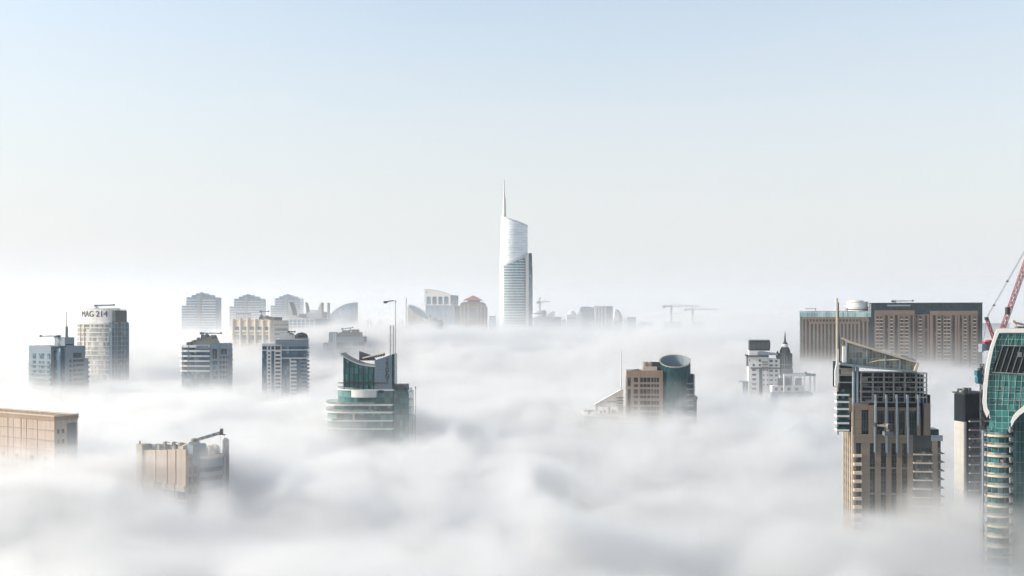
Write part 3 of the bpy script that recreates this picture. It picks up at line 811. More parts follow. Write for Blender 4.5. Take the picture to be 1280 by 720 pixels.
def horn_tower():
    b = Thing('residential_tower', 'white tower with two curved horns rising from a sagging concave roof', 'tower', 378, 1300, 0)
    X, z = b.x, b.z
    b.box('wall', 'pgrey', X(360.5), X(394), 0, 26, 0, z(399.5))
    roof = [(X(p), z(q)) for p, q in ((360.5, 399.5), (394, 399.5), (394, 397.5), (388, 398.6), (380, 398), (373, 396.3), (367, 394), (361.5, 390))]
    b.part('sagging_roof', MB().plate(roof, -.6, 26), 'plain')
    b.part('horn', MB().plate([(X(p), z(q)) for p, q in ((360.2, 399), (366.8, 397), (365.5, 390), (363.3, 382.5), (361.3, 377.5), (360.2, 377.5))], -.9, 3), 'plain')
    b.part('horn_edge', MB().plate([(X(p), z(q)) for p, q in ((365.6, 394), (367.2, 394), (365.9, 387), (363.2, 379), (361.6, 377.5), (364, 385))], -.4, 22), 'grey')
    b.part('horn', MB().plate([(X(p), z(q)) for p, q in ((381.6, 391), (385.2, 391), (384.2, 384), (382.4, 378), (380, 377.8), (380.6, 384)) ], 8, 12), 'grey')
    b.part('drum', MB().lathe([(9.5, z(398)), (9.5, z(391.5)), (6, z(388.6)), (1, z(387))], X(389), 14, 22), 'plain', smooth=True)
    b.part('roof_deck', MB().box(X(372), X(382), 8, 16, z(397), z(392.5)), 'grey')
    for px in (361.5, 366, 371.5, 376.5, 381.5, 387, 393): b.part('column', MB().box(X(px) - .6, X(px) + .6, -.55, .05, 0, z(398.6)), 'plain')
    for i, py in enumerate((403.5, 407, 410.5, 414)):
        b.part('floor_band', MB().box(X(360.5), X(394), -.45, .04, z(py + .5), z(py - .5)), 'plain')
    for p0, p1 in ((362.2, 365.4), (366.7, 370.8), (372.2, 375.8), (377.2, 380.8)):
        b.panes('front', 0, [(X(p0), X(p1))], [(z(403), z(400)), (z(406.5), z(404)), (z(410), z(407.5))], 'paleglass', d=.1)
horn_tower()

def pillar_tower():
    b = Thing('residential_tower', 'white block topped by twin tall pillars and a triangular fin', 'tower', 404, 1330, 0)
    X, z = b.x, b.z
    b.box('wall', 'pgrey', X(394.2), X(414), 0, 24, 0, z(398.2))
    b.part('roof_slab', MB().box(X(393.9), X(414.3), -.5, 24.4, z(398.2), z(397.6)), 'plain')
    for px in (400.6, 408.4): b.part('pillar', MB().box(X(px), X(px + 1.6), 3, 7, z(397.6), z(378.2)), 'cream')  # sun side of each pillar, the light put into cream
    for px in (402.2, 410): b.part('pillar', MB().box(X(px), X(px + 1.2), 3.5, 7.5, z(397.6), z(378.5)), 'grey')  # shade side of each pillar, the shade put into grey
    b.part('glazed_core', MB().box(X(400.8), X(411), 7.6, 10, z(397.6), z(390)), 'paleglass')
    b.part('fin', MB().plate([(X(393.8), z(397.6)), (X(400.4), z(397.6)), (X(400.4), z(379.5)), (X(399.6), z(380))], 2, 3.6), 'plain')
    for k in range(5):
        for p in (395.5, 399.8, 404, 408.2):
            b.panes('front', 0, [(X(p), X(p + 2.6))], [(z(404 + 3.4 * k), z(402 + 3.4 * k))], 'paleglass')
pillar_tower()

def quarter_dome():
    b = Thing('domed_tower', 'hazy tower top curved like a quarter dome behind the bright fog billow', 'tower', 430, 1450, 0)
    X, z = b.x, b.z
    pr = [(X(412), z(394))] + [(X(443), z(394)), (X(443), z(378.3)), (X(438), z(378.5)), (X(432), z(380)), (X(426), z(382.4)), (X(420), z(386)), (X(415.5), z(390))]
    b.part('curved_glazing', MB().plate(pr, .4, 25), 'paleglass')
    ed = MB()
    pts = [(412, 394), (415.5, 390), (420, 386), (426, 382.4), (432, 380), (438, 378.5), (443, 378.3)]
    for p, q in zip(pts[:-1], pts[1:]): ed.bar((X(p[0]), 0, z(p[1])), (X(q[0]), 0, z(q[1])), 1.1)
    b.part('roof_rib', ed, 'plain')
    b.box('wall', 'paleglass', X(412), X(443), .4, 25, 0, z(394))
    b.box('end_pier', 'pgrey', X(442.2), X(444), -.5, 26, 0, z(377.8))
quarter_dome()

def faint_tower():
    b = Thing('apartment_tower', 'faint blue grey stepped tower half lost in fog behind the green glass tower', 'tower', 435, 1180, 0)
    X, z = b.x, b.z
    b.box('low_wing', 'blueglass', X(403.2), X(411), 4, 20, 0, z(428.5))
    b.box('core', 'pgrey', X(411), X(421), 0, 22, 0, z(416.5))
    b.box('body', 'blueglass', X(421), X(455), 1, 24, 0, z(421))
    b.box('parapet', 'pgrey', X(421), X(455), .5, 24.5, z(428), z(421))
    b.box('upper_tier', 'grey', X(423), X(450), 6, 20, z(421), z(415.5))
    b.box('roof_wall', 'pgrey', X(411), X(420), 4, 12, z(416.5), z(415.2))
    b.box('right_wing', 'pgrey', X(455), X(463), 4, 22, 0, z(432))
    for px in (417.4, 419.6): b.part('pier', MB().box(X(px) - .4, X(px) + .4, -.7, .05, 0, z(416.5)), 'plain')
    for k in range(5):
        b.part('slab', MB().box(X(430), X(463.5), -.4, 3, z(434.6 + 6 * k), z(432.4 + 6 * k)), 'pgrey')
    b.part('mullion', MB().box(X(447) - .3, X(447) + .3, .4, 1.05, z(460), z(428)), 'pgrey')
    b.part('roof_unit', MB().box(X(426), X(436), 8, 14, z(415.5), z(413)).box(X(438), X(447), 8, 14, z(415.5), z(412)), 'grey')
faint_tower()
roof_crane('faint window cleaning crane on the fogbound blue grey tower', 438, 1188, 413, 428, 441, 411.2, 409.5, thick=.6)

def crown_spires(label, pxs, D, ptop, pbot):
    b = Thing('spired_tower', label, 'tower', sum(p for p, q in pxs) / len(pxs), D, 0)
    X, z = b.x, b.z
    a, c = min(p for p, q in pxs) - 2, max(p for p, q in pxs) + 2
    b.box('wall', 'pgrey', X(a), X(c), 0, 16, 0, z(pbot))
    for p, lean in pxs:
        b.part('spire', MB().plate([(X(p - 1.1), z(pbot)), (X(p + 1.1), z(pbot)), (X(p + lean + .35), z(ptop)), (X(p + lean - .1), z(ptop))], 2, 4.2), 'pgrey')
crown_spires('tower crown with five pointed fins barely showing through the bright fog', [(423, 1.6), (427.5, .4), (431, -.5), (437, .6), (441.5, -.6)], 1330, 399.5, 408)
crown_spires('tower crown with four faint curved fins in fog, behind the slender crane mast', [(459, .8), (463.5, -.8), (473, .7), (477.5, -.9)], 1340, 400, 409)
crown_spires('pair of faint upright posts in the fog left of the slanted disc tower', [(499, .2), (502.6, 0)], 1350, 399.5, 410)

# ================================================================== centre
def green_tiered_tower():
    b = Thing('glass_tower', 'green glass tower of rounded tiers with slanted roof and vertical TRIDENT lettering', 'tower', 455, 650, 0)
    X, z = b.x, b.z
    xl, xr = X(404.5), X(493)
    cx = (X(440) + X(493)) / 2
    def tier(pl_, pr_, e, fr, y1=34):
        a, c = X(pl_), X(pr_)
        return arc(a + 16, fr + 15, 16 + e, 15 + e, 180, 270, 14) + arc(c - 1, fr + 6 - e, 1, 6, 270, 360, 6) + [(c, y1), (a - e, y1)]
    # stacked glass tiers and their white slab edges
    b.part('lower_tier', MB().prism(tier(405.5, 493, -.4, -6), 0, z(514)), 'teal', smooth=True)
    b.part('middle_tier', MB().prism(tier(413, 493, -.4, -3.5), z(513.5), z(505)), 'teal', smooth=True)
    b.part('upper_tier', MB().prism(tier(417.5, 493, -.4, -1.5), z(504.5), z(487)), 'teal', smooth=True)
    for px0, py, h, fr, m in ((403.8, 513.6, .9, -6.8, 'plain'), (404, 504.6, .8, -6.2, 'plain'), (418, 486.8, .7, -2, 'plain'), (404.5, 524, .8, -6.6, 'plain'), (404.5, 534, .8, -6.6, 'plain')):
        b.part('slab_edge', MB().prism(tier(px0, 493, .2, fr), z(py) - h, z(py)), m, smooth=True)
    for px0, py, fr in ((404.2, 504.4, -5.9), (404.4, 513.4, -6.5)):
        b.part('balcony_rail', MB().prism(tier(px0 + .2, 470, 0, fr, 20), z(py), z(py) + 1.1), 'rail', smooth=True)
    b.part('terrace_rail', MB().prism(tier(418.4, 445, 0, -1.8, 12), z(486.6), z(484.2)), 'rail', smooth=True)
    b.part('white_panel', MB().prism(arc(X(458), 14, X(474.5) - X(441), 18.2, 236, 292, 12) + [(X(474), 2), (X(441), 2)], z(496.5), z(487.2)), 'white', smooth=True)
    b.part('opening_shade', MB().box(X(424), X(431.5), -6.6, -4, z(521.5), z(515.4)), 'dark')  # near-black boxes paint in the shade of openings
    b.part('opening_shade', MB().box(X(474), X(480), -2.6, -1.4, z(491), z(487.4)), 'dark')
    # the lower balconies with white parapet at the left
    b.part('balcony', MB().prism(tier(404, 420, .4, -7.2, 20), z(525.6), z(523.4)), 'plain', smooth=True)
    b.part('fin', MB().box(X(443), X(445), -7.2, -5.6, z(526), z(514.5)), 'cream')
    # right block
    b.box('right_block', 'teal', X(493.2), X(512), -4, 28, 0, z(491.5))
    b.box('right_step', 'teal', X(493.2), X(510.5), -1, 26, z(491.5), z(487.8))
    b.part('plant_room', MB().box(X(493.4), X(507), 4, 22, z(487.8), z(482.3)), 'grey')
    b.part('roof_rail', MB().box(X(493.4), X(507), 3.6, 3.8, z(482.3), z(480.4)), 'rail')
    for py in (500.5, 510.5, 520.5): b.part('balcony', MB().box(X(512), X(515.5), 0, 12, z(py + .9), z(py - .7)), 'paleteal')
    for py in (497, 503.5, 510, 516.5, 523): b.part('transom', MB().box(X(476), X(512.1), -4.25, -3.9, z(py) - .18, z(py) + .1), 'darkgrey')
    for px in (499.5, 505.8): b.part('mullion', MB().box(X(px) - .15, X(px) + .15, -4.3, -3.9, 0, z(491.6)), 'darkgrey')
    # upper glass wedge
    zl, zr, zf = z(446.6), z(459.5), z(487)
    x0, x1 = X(428.3), X(467.6)
    top = lambda x: zl + (zr - zl) * (x - x0) / (x1 - x0) + 1.6 * ((x - x0) / (x1 - x0) - .5) ** 2 * 4 - 1.6
    n = 8
    prof = [(x0, zf), (x1, zf)] + [(x1 + (x0 - x1) * i / n, top(x1 + (x0 - x1) * i / n)) for i in range(n + 1)]
    b.part('glass_wedge', MB().plate(prof, 2.2, 22), 'wedgeglass')
    for px in (430.4, 436, 441.8, 447.6, 453.6, 460, 466.5):
        x = X(px); b.part('glazing_fin', MB().box(x - .32, x + .25, 1.75, 2.25, zf, top(x)), 'darkgrey')
    for py in (458, 468, 477):
        if True: b.part('transom', MB().box(x0, x1, 2.05, 2.22, z(py) - .1, z(py) + .1) if z(py) < zr else MB().box(x0, x0 + (x1 - x0) * .7, 2.05, 2.22, z(py) - .1, z(py) + .1), 'darkgrey')
    rf = []
    xa, xb = X(425), X(469)
    for i in range(n + 1):
        x = xa + (xb - xa) * i / n; rf.append((x, top(x) + .25))
    roof = rf + [(x, q + .95) for x, q in rf[::-1]]
    b.part('slanted_roof', MB().plate(roof, 1.2, 20), 'concrete')
    b.part('roof_edge', MB().plate([(x, q + .2) for x, q in rf] + [(x, q + .75) for x, q in rf[::-1]], .7, 1.2), 'plain')
    # grey blade wall with lettering, and its dark edge
    xw0, xw1 = X(467.9), X(489.8)
    b.part('blade_wall', MB().plate([(xw0, z(489)), (xw1, z(489)), (xw1, z(443.2)), (xw0, z(450.5))], 1.2, 5), 'pgrey', label='tall grey blade wall carrying the vertical lettering')
    b.part('blade_edge', MB().box(xw1 + .02, X(493), .8, 16, z(489), z(442.8)), 'darkteal')
    for i, ch in enumerate('TRIDENT'):
        v, f = text_mesh(ch, 3.1, .2)
        xc, zc = X(483.8), z(450.6 + 4.05 * i)
        b.part('sign_letter', MB().add([(xc + q[0] * 1.2, 1.18 - q[2] - .1, zc + q[1]) for q in v], f), 'letter')
    b.part('rear_beam', MB().bar((X(450), 12, z(449.2)), (X(479), 9, z(442.6)), 1.15), 'concrete')
    tk = MB()
    for t in np.linspace(.05, .95, 9): tk.box(X(450 + 29 * t) - .35, X(450 + 29 * t) + .35, 10 - 3 * t, 13 - 3 * t, z(449.2 - 6.6 * t) - 1.3, z(449.2 - 6.6 * t) - .5)
    b.part('beam_bracket', tk, 'darkgrey')
    b.part('rear_parapet', MB().plate([(X(444.5), z(452)), (X(465), z(452)), (X(462), z(446.5)), (X(444.5), z(440.3))], 15, 20), 'grey')
    b.part('maintenance_ledge', MB().box(X(422), X(485), -.2, 2.0, z(478.8) - .2, z(478.8) + .2), 'darkgrey')
    for px in (432, 450, 468): b.part('ledge_bracket', MB().box(X(px) - .1, X(px) + .1, .2, 2.9, z(478.8) - 1.2, z(478.8) - .2), 'darkgrey')
green_tiered_tower()

def slender_mast(label, D, pm, pb, pl, ppole, ptop, jib=None):
    t = Thing('tower_crane', label, 'crane', pm, D, 0, 'slender crane masts by the green glass tower')
    X, z = t.x, t.z
    t.part('lattice_mast', MB().truss((0, 0, z(pb)), (0, 0, z(pl)), 2.3, 2.8, .15), 'steel')
    p = MB().tube((X(ppole), .5, z(pb)), (X(ppole), .5, z(ptop)), .2, .15, 8)
    t.part('pole', p, 'steel')
    t.part('tip_lamp', MB().lathe([(.1, z(ptop + 3)), (.45, z(ptop + 2)), (.1, z(ptop))], X(ppole), .5, 8), 'dsteel')
    if jib:
        t.part('jib', MB().bar((X(jib[0]), 1, z(jib[1])), (X(jib[2]), 1, z(jib[3])), .5), 'steel')
        t.part('counterweight', MB().box(X(jib[0]) - .8, X(jib[0]) + 1.6, .3, 1.7, z(jib[1]) - .9, z(jib[1]) + .4), 'dsteel')
slender_mast('pale lattice crane mast with long thin pole and short jib behind the lettered blade', 690, 490, 444, 407, 494.3, 375.5, (481, 377.2, 492.5, 375.6))
slender_mast('small pale lattice mast with thin pole sunk in fog right of the tiered glass tower', 640, 516, 555, 519.5, 519.4, 483)

def disc_tower():
    b = Thing('residential_tower', 'pale tower sliced by a large slanted oval glass disc', 'tower', 525, 1350, 0)
    X, z = b.x, b.z
    b.part('wall', MB().plate([(X(509), 0), (X(526), 0), (X(537.5), 0), (X(537.5), z(399)), (X(529), z(401)), (X(509.3), z(382))], 1, 20), 'cream')
    # the oval, tilted back, with rim and lattice
    import mathutils
    c = np.array(((X(523.8)), .4, z(390.3))); ax = np.array((X(537) - X(511), 0, z(398.6) - z(381.6))); L = np.linalg.norm(ax); ax /= L
    up = np.array((-ax[2] * .0 + .25, -.35, .9)); up -= ax * up.dot(ax); up /= np.linalg.norm(up); nr = np.cross(ax, up)
    a, h = L / 2, 4.6
    P = lambda t, s=1, o=0: tuple(c + ax * a * s * math.cos(t) + up * h * s * math.sin(t) + nr * o)
    n = 32; ts = [2 * math.pi * k / n for k in range(n)]
    v = [P(t, 1, 0.25) for t in ts] + [P(t, 1, -.25) for t in ts]
    b.part('oval_glazing', MB().add(v, [tuple(range(n)), tuple(range(n, 2 * n))[::-1]] + [(k, n + k, n + (k + 1) % n, (k + 1) % n) for k in range(n)]), 'paleglass')
    rm = MB()
    for k in range(n): rm.tube(P(ts[k]), P(ts[(k + 1) % n]), .8)
    b.part('oval_rim', rm, 'plain')
    la = MB()
    for q in (-.66, -.33, 0, .33, .66):
        t = math.acos(q); la.tube(P(t), P(-t), .3)
    la.tube(P(0), P(math.pi), .35)
    b.part('oval_lattice', la, 'grey')
    b.box('rear_block', 'pgrey', X(527), X(552.5), 6, 26, 0, z(402))
    b.part('roof_unit', MB().box(X(536.5), X(538.5), 4, 6, z(402), z(394)).box(X(540), X(545), 8, 14, z(402), z(397.5)).box(X(545), X(552), 8, 14, z(402), z(400)), 'grey')
    for k in range(3): b.panes('front', 6, [(X(539.5), X(544.5)), (X(546), X(551.5))], [(z(408 + 4 * k), z(405.5 + 4 * k))], 'blueglass')
    b.box('post', 'cream', X(537), X(538), 0, 1, 0, z(398))
    b.part('mast', MB().tube((X(507.4), 4, 0), (X(507.4), 4, z(372)), .65, .4, 8), 'darkgrey')
disc_tower()

def arch_tower():
    b = Thing('residential_tower', 'white tower with a curved parapet over four arches', 'tower', 548, 1500, -16)
    X, z = b.x, b.z
    xa, xb = X(530.8), X(563.5)
    n = 10; d = (xb - xa)
    arch = MB()
    tops = [(xb - d * i / n, z(361.8) - (z(361.8) - z(368.8)) * ((1 - i / n) ** 1.8)) for i in range(n + 1)]
    # wall above the arches, cut as a run of pieces
    cents = [xa + d * (.16 + .225 * i) for i in range(4)]; r = d * .088; zs = z(373.3)
    prof = [(xa, z(380)), (xa, z(380))]
    low = [(xa, z(380.5))]
    for c_ in cents:
        low += [(c_ - r, z(380.5))] + [(c_ - r * math.cos(math.pi * k / 8), zs + 1.15 * r * math.sin(math.pi * k / 8)) for k in range(9)] + [(c_ + r, z(380.5))]
    low += [(xb, z(380.5))]
    b.part('arched_wall', MB().plate(low + tops, -.8, 1), 'plain')
    b.box('loggia_back', 'paleglass', xa + .5, xb - .5, 2.2, 22, 0, z(370.5))
    b.part('parapet_edge', MB().plate(tops[::-1] + [(x, q + .7) for x, q in tops], -1.1, 1.2), 'cream')
    b.box('end_wall', 'blueglass', xb + .02, xb + 2, -.8, 26, 0, z(369))
    b.part('slab', MB().box(xa - 4, xb + 3, -2, 24, z(380.6) - 1.2, z(380.6)), 'plain')
    b.box('lower_body', 'paleglass', xa + 2, xb + 6, -1, 26, 0, z(382.2))
    for p in np.linspace(xa + 2.5, xb + 5, 7): b.part('pier', MB().box(p - .6, p + .6, -1.8, -.95, 0, z(382.2)), 'pgrey')
    v, f = text_mesh('K', 3.6, .15)
    b.part('sign_letter', MB().add([(X(534) + q[0], -.95 - q[2], z(365.4) + q[1]) for q in v], f), 'grey')
arch_tower()

def pavilion_tower():
    b = Thing('residential_tower', 'brown stepped tower topped by a dull red pyramid roof', 'tower', 591, 1480, 0)
    X, z = b.x, b.z
    b.box('lower_body', 'brown', X(573), X(608.8), 0, 30, 0, z(383))
    b.part('upper_body', MB().plate([(X(575), z(383)), (X(607.5), z(383)), (X(606.5), z(379.5)), (X(603), z(377.6)), (X(579), z(377.3)), (X(575.5), z(379.5))], 1, 28), 'brown')
    b.box('lantern', 'darkgrey', X(584), X(599.5), 8, 22, z(377.4), z(374.6))
    cx, c_ = X(591.2), 15
    hw = X(603.4) - cx
    ze, za = z(375), z(368.8)
    b.part('roof', MB().add([(cx - hw, c_ - hw, ze), (cx + hw, c_ - hw, ze), (cx + hw, c_ + hw, ze), (cx - hw, c_ + hw, ze), (cx, c_, za), (cx - hw, c_ - hw, ze - .5), (cx + hw, c_ - hw, ze - .5), (cx + hw, c_ + hw, ze - .5), (cx - hw, c_ + hw, ze - .5)],
           [(0, 1, 4), (1, 2, 4), (2, 3, 4), (3, 0, 4), (5, 6, 1, 0), (6, 7, 2, 1), (7, 8, 3, 2), (8, 5, 0, 3), (8, 7, 6, 5)]), 'redroof')
    for p in (576, 580.5, 585, 597, 601.5, 606): b.part('pier', MB().box(X(p) - .8, X(p) + .8, -.7, .05, 0, z(380 if 578 < p < 604 else 383)), 'tan')
    for k in range(4):
        for p in (578.3, 582.8, 591, 599.3, 603.8): b.panes('front', 0, [(X(p) - 1.3 - (2 if p == 591 else 0), X(p) + 1.3 + (2 if p == 591 else 0))], [(z(386.6 + 3.2 * k), z(384.6 + 3.2 * k))], 'blueglass')
    b.part('balcony', MB().box(X(586.5), X(595.7), -1.6, .05, z(385), z(383.6)), 'tan')
pavilion_tower()

def landmark_tower():
    b = Thing('skyscraper', 'tall white curved skyscraper with slanted top, blue glass face and needle spire', 'tower', 644, 1700, 0)
    X, z = b.x, b.z
    xl, xr = X(624.3), X(660)
    cx, hw = (xl + xr) / 2, (xr - xl) / 2
    ct = z(269.5); cr = z(281.5)
    # upper lens-shaped tower tapering slightly, slanted top
    def ring(px_l, px_r, fr, n=26):
        a, c = X(px_l), X(px_r)
        return arc((a + c) / 2, 22, (c - a) / 2, fr, 180, 360, n) + arc((a + c) / 2, 22, (c - a) / 2, fr, 0, 180, n)[1:-1]
    lower, upper = ring(623.2, 660.5, 20), ring(626.3, 659.8, 18.5)
    n = len(lower)
    tilt = lambda x: ct + (cr - ct) * (x - X(626.3)) / (X(659.8) - X(626.3))
    v = [(x, y, 0) for x, y in lower] + [(x, y, z(330)) for x, y in ring(624.6, 660.2, 19.2)] + [(x, y, tilt(x)) for x, y in upper]
    f = [(i, (i + 1) % n, n + (i + 1) % n, n + i) for i in range(n)] + [(n + i, n + (i + 1) % n, 2 * n + (i + 1) % n, 2 * n + i) for i in range(n)]
    mw = NT('pearl_panels')
    ln = mw.m_('MAXIMUM', mw.line(mw.z, 4.0, .7), mw.m_('MULTIPLY', mw.line(mw.u, 2.2, .3), .6))
    patch = mw.m_('MULTIPLY', mw.m_('GREATER_THAN', mw.noise(.09, 2, (1, 1, 2.2)), .56), .5)
    mw.put(mw.mix(mw.m_('MULTIPLY', mw.m_('MAXIMUM', ln, patch), .55), (.72, .75, .77, 1), (.30, .38, .43, 1)), mw.b.inputs['Base Color'])
    mw.b.inputs['Roughness'].default_value = .28; mw.b.inputs['Metallic'].default_value = .15
    b.part('curved_shell', MB().add(v, f + [tuple(range(2 * n, 3 * n)), tuple(range(n))[::-1]]), mw.m, smooth=True)
    cp = MB()
    up2 = ring(626.0, 660.0, 18.8)
    for i in range(n):
        p, q = up2[i], up2[(i + 1) % n]; cp.bar((p[0], p[1], tilt(p[0]) + .3), (q[0], q[1], tilt(q[0]) + .3), 1.3)
    b.part('top_rim', cp, 'plain')
    # lower glass face, rising in a curve from left to right
    fx0, fx1 = X(629.5), X(657.5)
    fr_ = lambda x: 22 - 20.8 * math.sqrt(max(0.02, 1 - ((x - cx) / (hw * 1.12)) ** 2))
    topl = lambda x: z(331.5) + (z(317) - z(331.5)) * ((x - fx0) / (X(663) - fx0)) ** 1.15
    def strip(xs, zlo, zhi, o0, o1):
        mb = MB()
        v = []; m_ = len(xs)
        for o in (o0, o1):
            for x in xs: v.append((x, fr_(x) - o, zlo(x)))
            for x in xs: v.append((x, fr_(x) - o, zhi(x)))
        ff = []
        for i in range(m_ - 1):
            ff += [(2 * m_ + i, 2 * m_ + i + 1, 3 * m_ + i + 1, 3 * m_ + i), (i + 1, i, m_ + i, m_ + i + 1), (m_ + i, 3 * m_ + i, 3 * m_ + i + 1, m_ + i + 1), (i, i + 1, 2 * m_ + i + 1, 2 * m_ + i)]
        ff += [(0, 2 * m_, 3 * m_, m_), (m_ - 1, 2 * m_ - 1, 4 * m_ - 1, 3 * m_ - 1)]
        return mb.add(v, ff)
    xs = list(np.linspace(fx0, fx1, 14))
    b.part('glass_face', strip(xs, lambda x: 0, lambda x: topl(x) - 1, -1.5, .6), 'faceglass')
    b.part('sloping_edge', strip(list(np.linspace(X(626), X(660.6), 14)), lambda x: topl(max(x, fx0)) - 1, lambda x: topl(max(x, fx0)) + 2.6, -1.5, 1.3), 'plain')
    k = 0
    zz = topl(fx1) - 4
    while zz > 70:
        xx = [x for x in np.linspace(fx0, fx1, 20) if topl(x) - 1 > zz + 1.2]
        if len(xx) > 1: b.part('floor_band', strip(xx, lambda x: zz, lambda x: zz + 1.5, .5, 1.5), 'plain')
        zz -= 4.15
    # right hand white blade and the blue side wing
    b.part('edge_blade', MB().plate([(X(657.3), 0), (X(661), 0), (X(661), z(340)), (X(660.5), z(317)), (X(656.8), z(318.5)), (X(657.2), z(340))], 1.5, 12), 'plain')
    b.part('side_wing', MB().plate([(X(661), 0), (X(666.3), 0), (X(665.8), z(340)), (X(665), z(316)), (X(661), z(316))], 9, 40), 'blueglass', label='deep blue glass side wing')
    for k in range(24):
        b.part('left_slot', MB().box(X(626) - .7, X(626) + .7, 12, 13.2, z(378 + 4.2 * k) - 1.1, z(378 + 4.2 * k)), 'blueglass') if k < 7 else None
    sx = X(630.4)
    b.part('spire', MB().lathe([(2.9, z(272)), (2.7, z(268)), (2.0, z(246))], sx, 20, 14).lathe([(1.7, z(246))] + [(1.7 - 1.0 * (246 - q) / 23 - (.4 if i % 2 else 0), z(q)) for i, q in enumerate(np.arange(245, 224, -1.3))] + [(.5, z(223))], sx - .5, 20, 10), 'plain', smooth=True)
landmark_tower()

# ------------------------------------------------------------------ far skyline right of the skyscraper
def sky_block(name, label, px0, px1, ptop, D, m, rows=(), cols=None, wm='paleglass', depth=22, extra=None):
    b = Thing(name, label, 'building', (px0 + px1) / 2, D, 0)
    X, z = b.x, b.z
    b.box('wall', m, X(px0), X(px1), 0, depth, 0, z(ptop))
    b.part('parapet', MB().box(X(px0) - .4, X(px1) + .4, -.4, depth + .4, z(ptop), z(ptop) + 1.2), m)
    for r0, r1 in rows:
        for a, c in (cols or [(px0 + 1, px1 - 1)]): b.panes('front', 0, [(X(a), X(c))], [(z(r1), z(r0))], wm)
    if extra: extra(b)
    return b
def ex(b):
    X, z = b.x, b.z
    b.part('drum', MB().lathe([(X(673) - X(666), z(397)), (X(673) - X(666), z(389)), ((X(673) - X(666)) * .9, z(388))], X(673), 12, 20), 'plain', smooth=True)
    b.part('drum_window', MB().lathe([(X(673.2) - X(666), z(392.6)), (X(673.2) - X(666), z(391))], X(673), 12, 20), 'blueglass', smooth=True)
    b.part('roof_unit', MB().box(X(678), X(683), 4, 12, z(397), z(388)), 'grey')
    b.part('wedge_roof', MB().plate([(X(680), z(397)), (X(693.5), z(397)), (X(693.5), z(388.4)), (X(690), z(389.4))], 2, 16), 'plain')
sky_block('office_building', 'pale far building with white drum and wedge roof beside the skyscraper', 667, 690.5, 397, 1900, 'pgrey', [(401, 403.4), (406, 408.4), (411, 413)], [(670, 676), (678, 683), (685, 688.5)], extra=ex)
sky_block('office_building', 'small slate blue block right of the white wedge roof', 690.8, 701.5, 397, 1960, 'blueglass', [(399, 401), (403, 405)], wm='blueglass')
def ex(b):
    X, z = b.x, b.z
    b.part('dome', MB().lathe([(X(721) - X(714.8), z(393.5)), ((X(720) - X(714.8)), z(390.5)), ((X(717.5) - X(714.8)), z(388.2)), (.5, z(387))], X(714.8), 11, 20), 'plain', smooth=True)
    for p in (710.5, 713, 716, 719): b.part('column', MB().box(X(p) - .6, X(p) + .6, -1, .05, 0, z(394)), 'plain')
sky_block('domed_building', 'white far building with a small round dome and columns', 708.5, 721.5, 394, 2000, 'plain', [(397, 399), (401, 403), (405, 407)], extra=ex)
sky_block('office_building', 'white banded low block beside the small dome', 721.8, 727, 391, 2060, 'plain', [(394, 395.6), (397.5, 399), (401, 402.5)])
def ex(b):
    X, z = b.x, b.z
    b.part('roof_unit', MB().box(X(727), X(740), 4, 16, z(385.5), z(383.4)).box(X(742), X(745), -1, 10, z(400), z(383.2)), 'blueglass')
    b.part('entry_block', MB().box(X(738), X(743.5), -6, -.1, 0, z(401)), 'cream')
    for p in (729, 733, 737.5): b.part('pier', MB().box(X(p) - .5, X(p) + .5, -.8, .05, 0, z(386)), 'pgrey')
sky_block('office_tower', 'pale blue far tower with flat dark top, left of white ribbed block', 725.2, 743.2, 385.5, 2100, 'paleglass', [(388, 390), (392, 394), (396, 398)], wm='blueglass', extra=ex)
def ex(b):
    X, z = b.x, b.z
    for p in (744.6, 748.2, 751.8, 756.6): b.part('rib', MB().box(X(p) - 1.5, X(p) + 1.5, -3, .05, 0, z(383)), 'plain')
    b.box('dark_recess', 'blueglass', X(759), X(765.5), -1, -.05, 0, z(383.4))
    b.part('emblem', MB().lathe([(2.6, z(392) - .2), (2.6, z(392) + .2)], X(762), -1.4, 14), 'paleglass')
    b.part('sill', MB().box(X(758), X(771), -4, -1.1, z(404), z(402.4)), 'grey')
sky_block('office_tower', 'white far tower with vertical ribs and blue recess', 743.4, 765.8, 383.4, 2070, 'pgrey', [(388, 390)], [(746, 747)], extra=ex)
def ex(b):
    X, z = b.x, b.z
    b.part('curved_roof', MB().plate([(X(767), z(402)), (X(778.3), z(402)), (X(777.6), z(396)), (X(775), z(390.5)), (X(771.5), z(387.2)), (X(769), z(386.6))], 0, 18), 'plain')
    b.part('roof_edge', MB().plate([(X(774.5), z(402)), (X(778.8), z(402)), (X(778.1), z(396)), (X(775.4), z(390)), (X(771.5), z(386.4)), (X(770.8), z(387.5)), (X(773.8), z(392))], -.6, -.05), 'blueglass')
sky_block('office_building', 'far building with sail shaped curved roof edged in blue', 766.5, 778.5, 402, 2050, 'pgrey', extra=ex)
sky_block('office_building', 'isolated small blue block in the fog right of the curved sail roof', 785.2, 795, 397.2, 2150, 'blueglass', [(399, 400.4), (402, 403.4)], wm='paleglass')
sky_block('low_building', 'flat hazy rooftop just above the fog, left of the twin tower cranes', 800.5, 816, 403.2, 2100, 'pgrey', [(404.4, 405.4)])
sky_block('low_building', 'flat slab roof at the foot of the left twin tower crane', 832, 851, 402.6, 2200, 'grey', [(404, 405)])

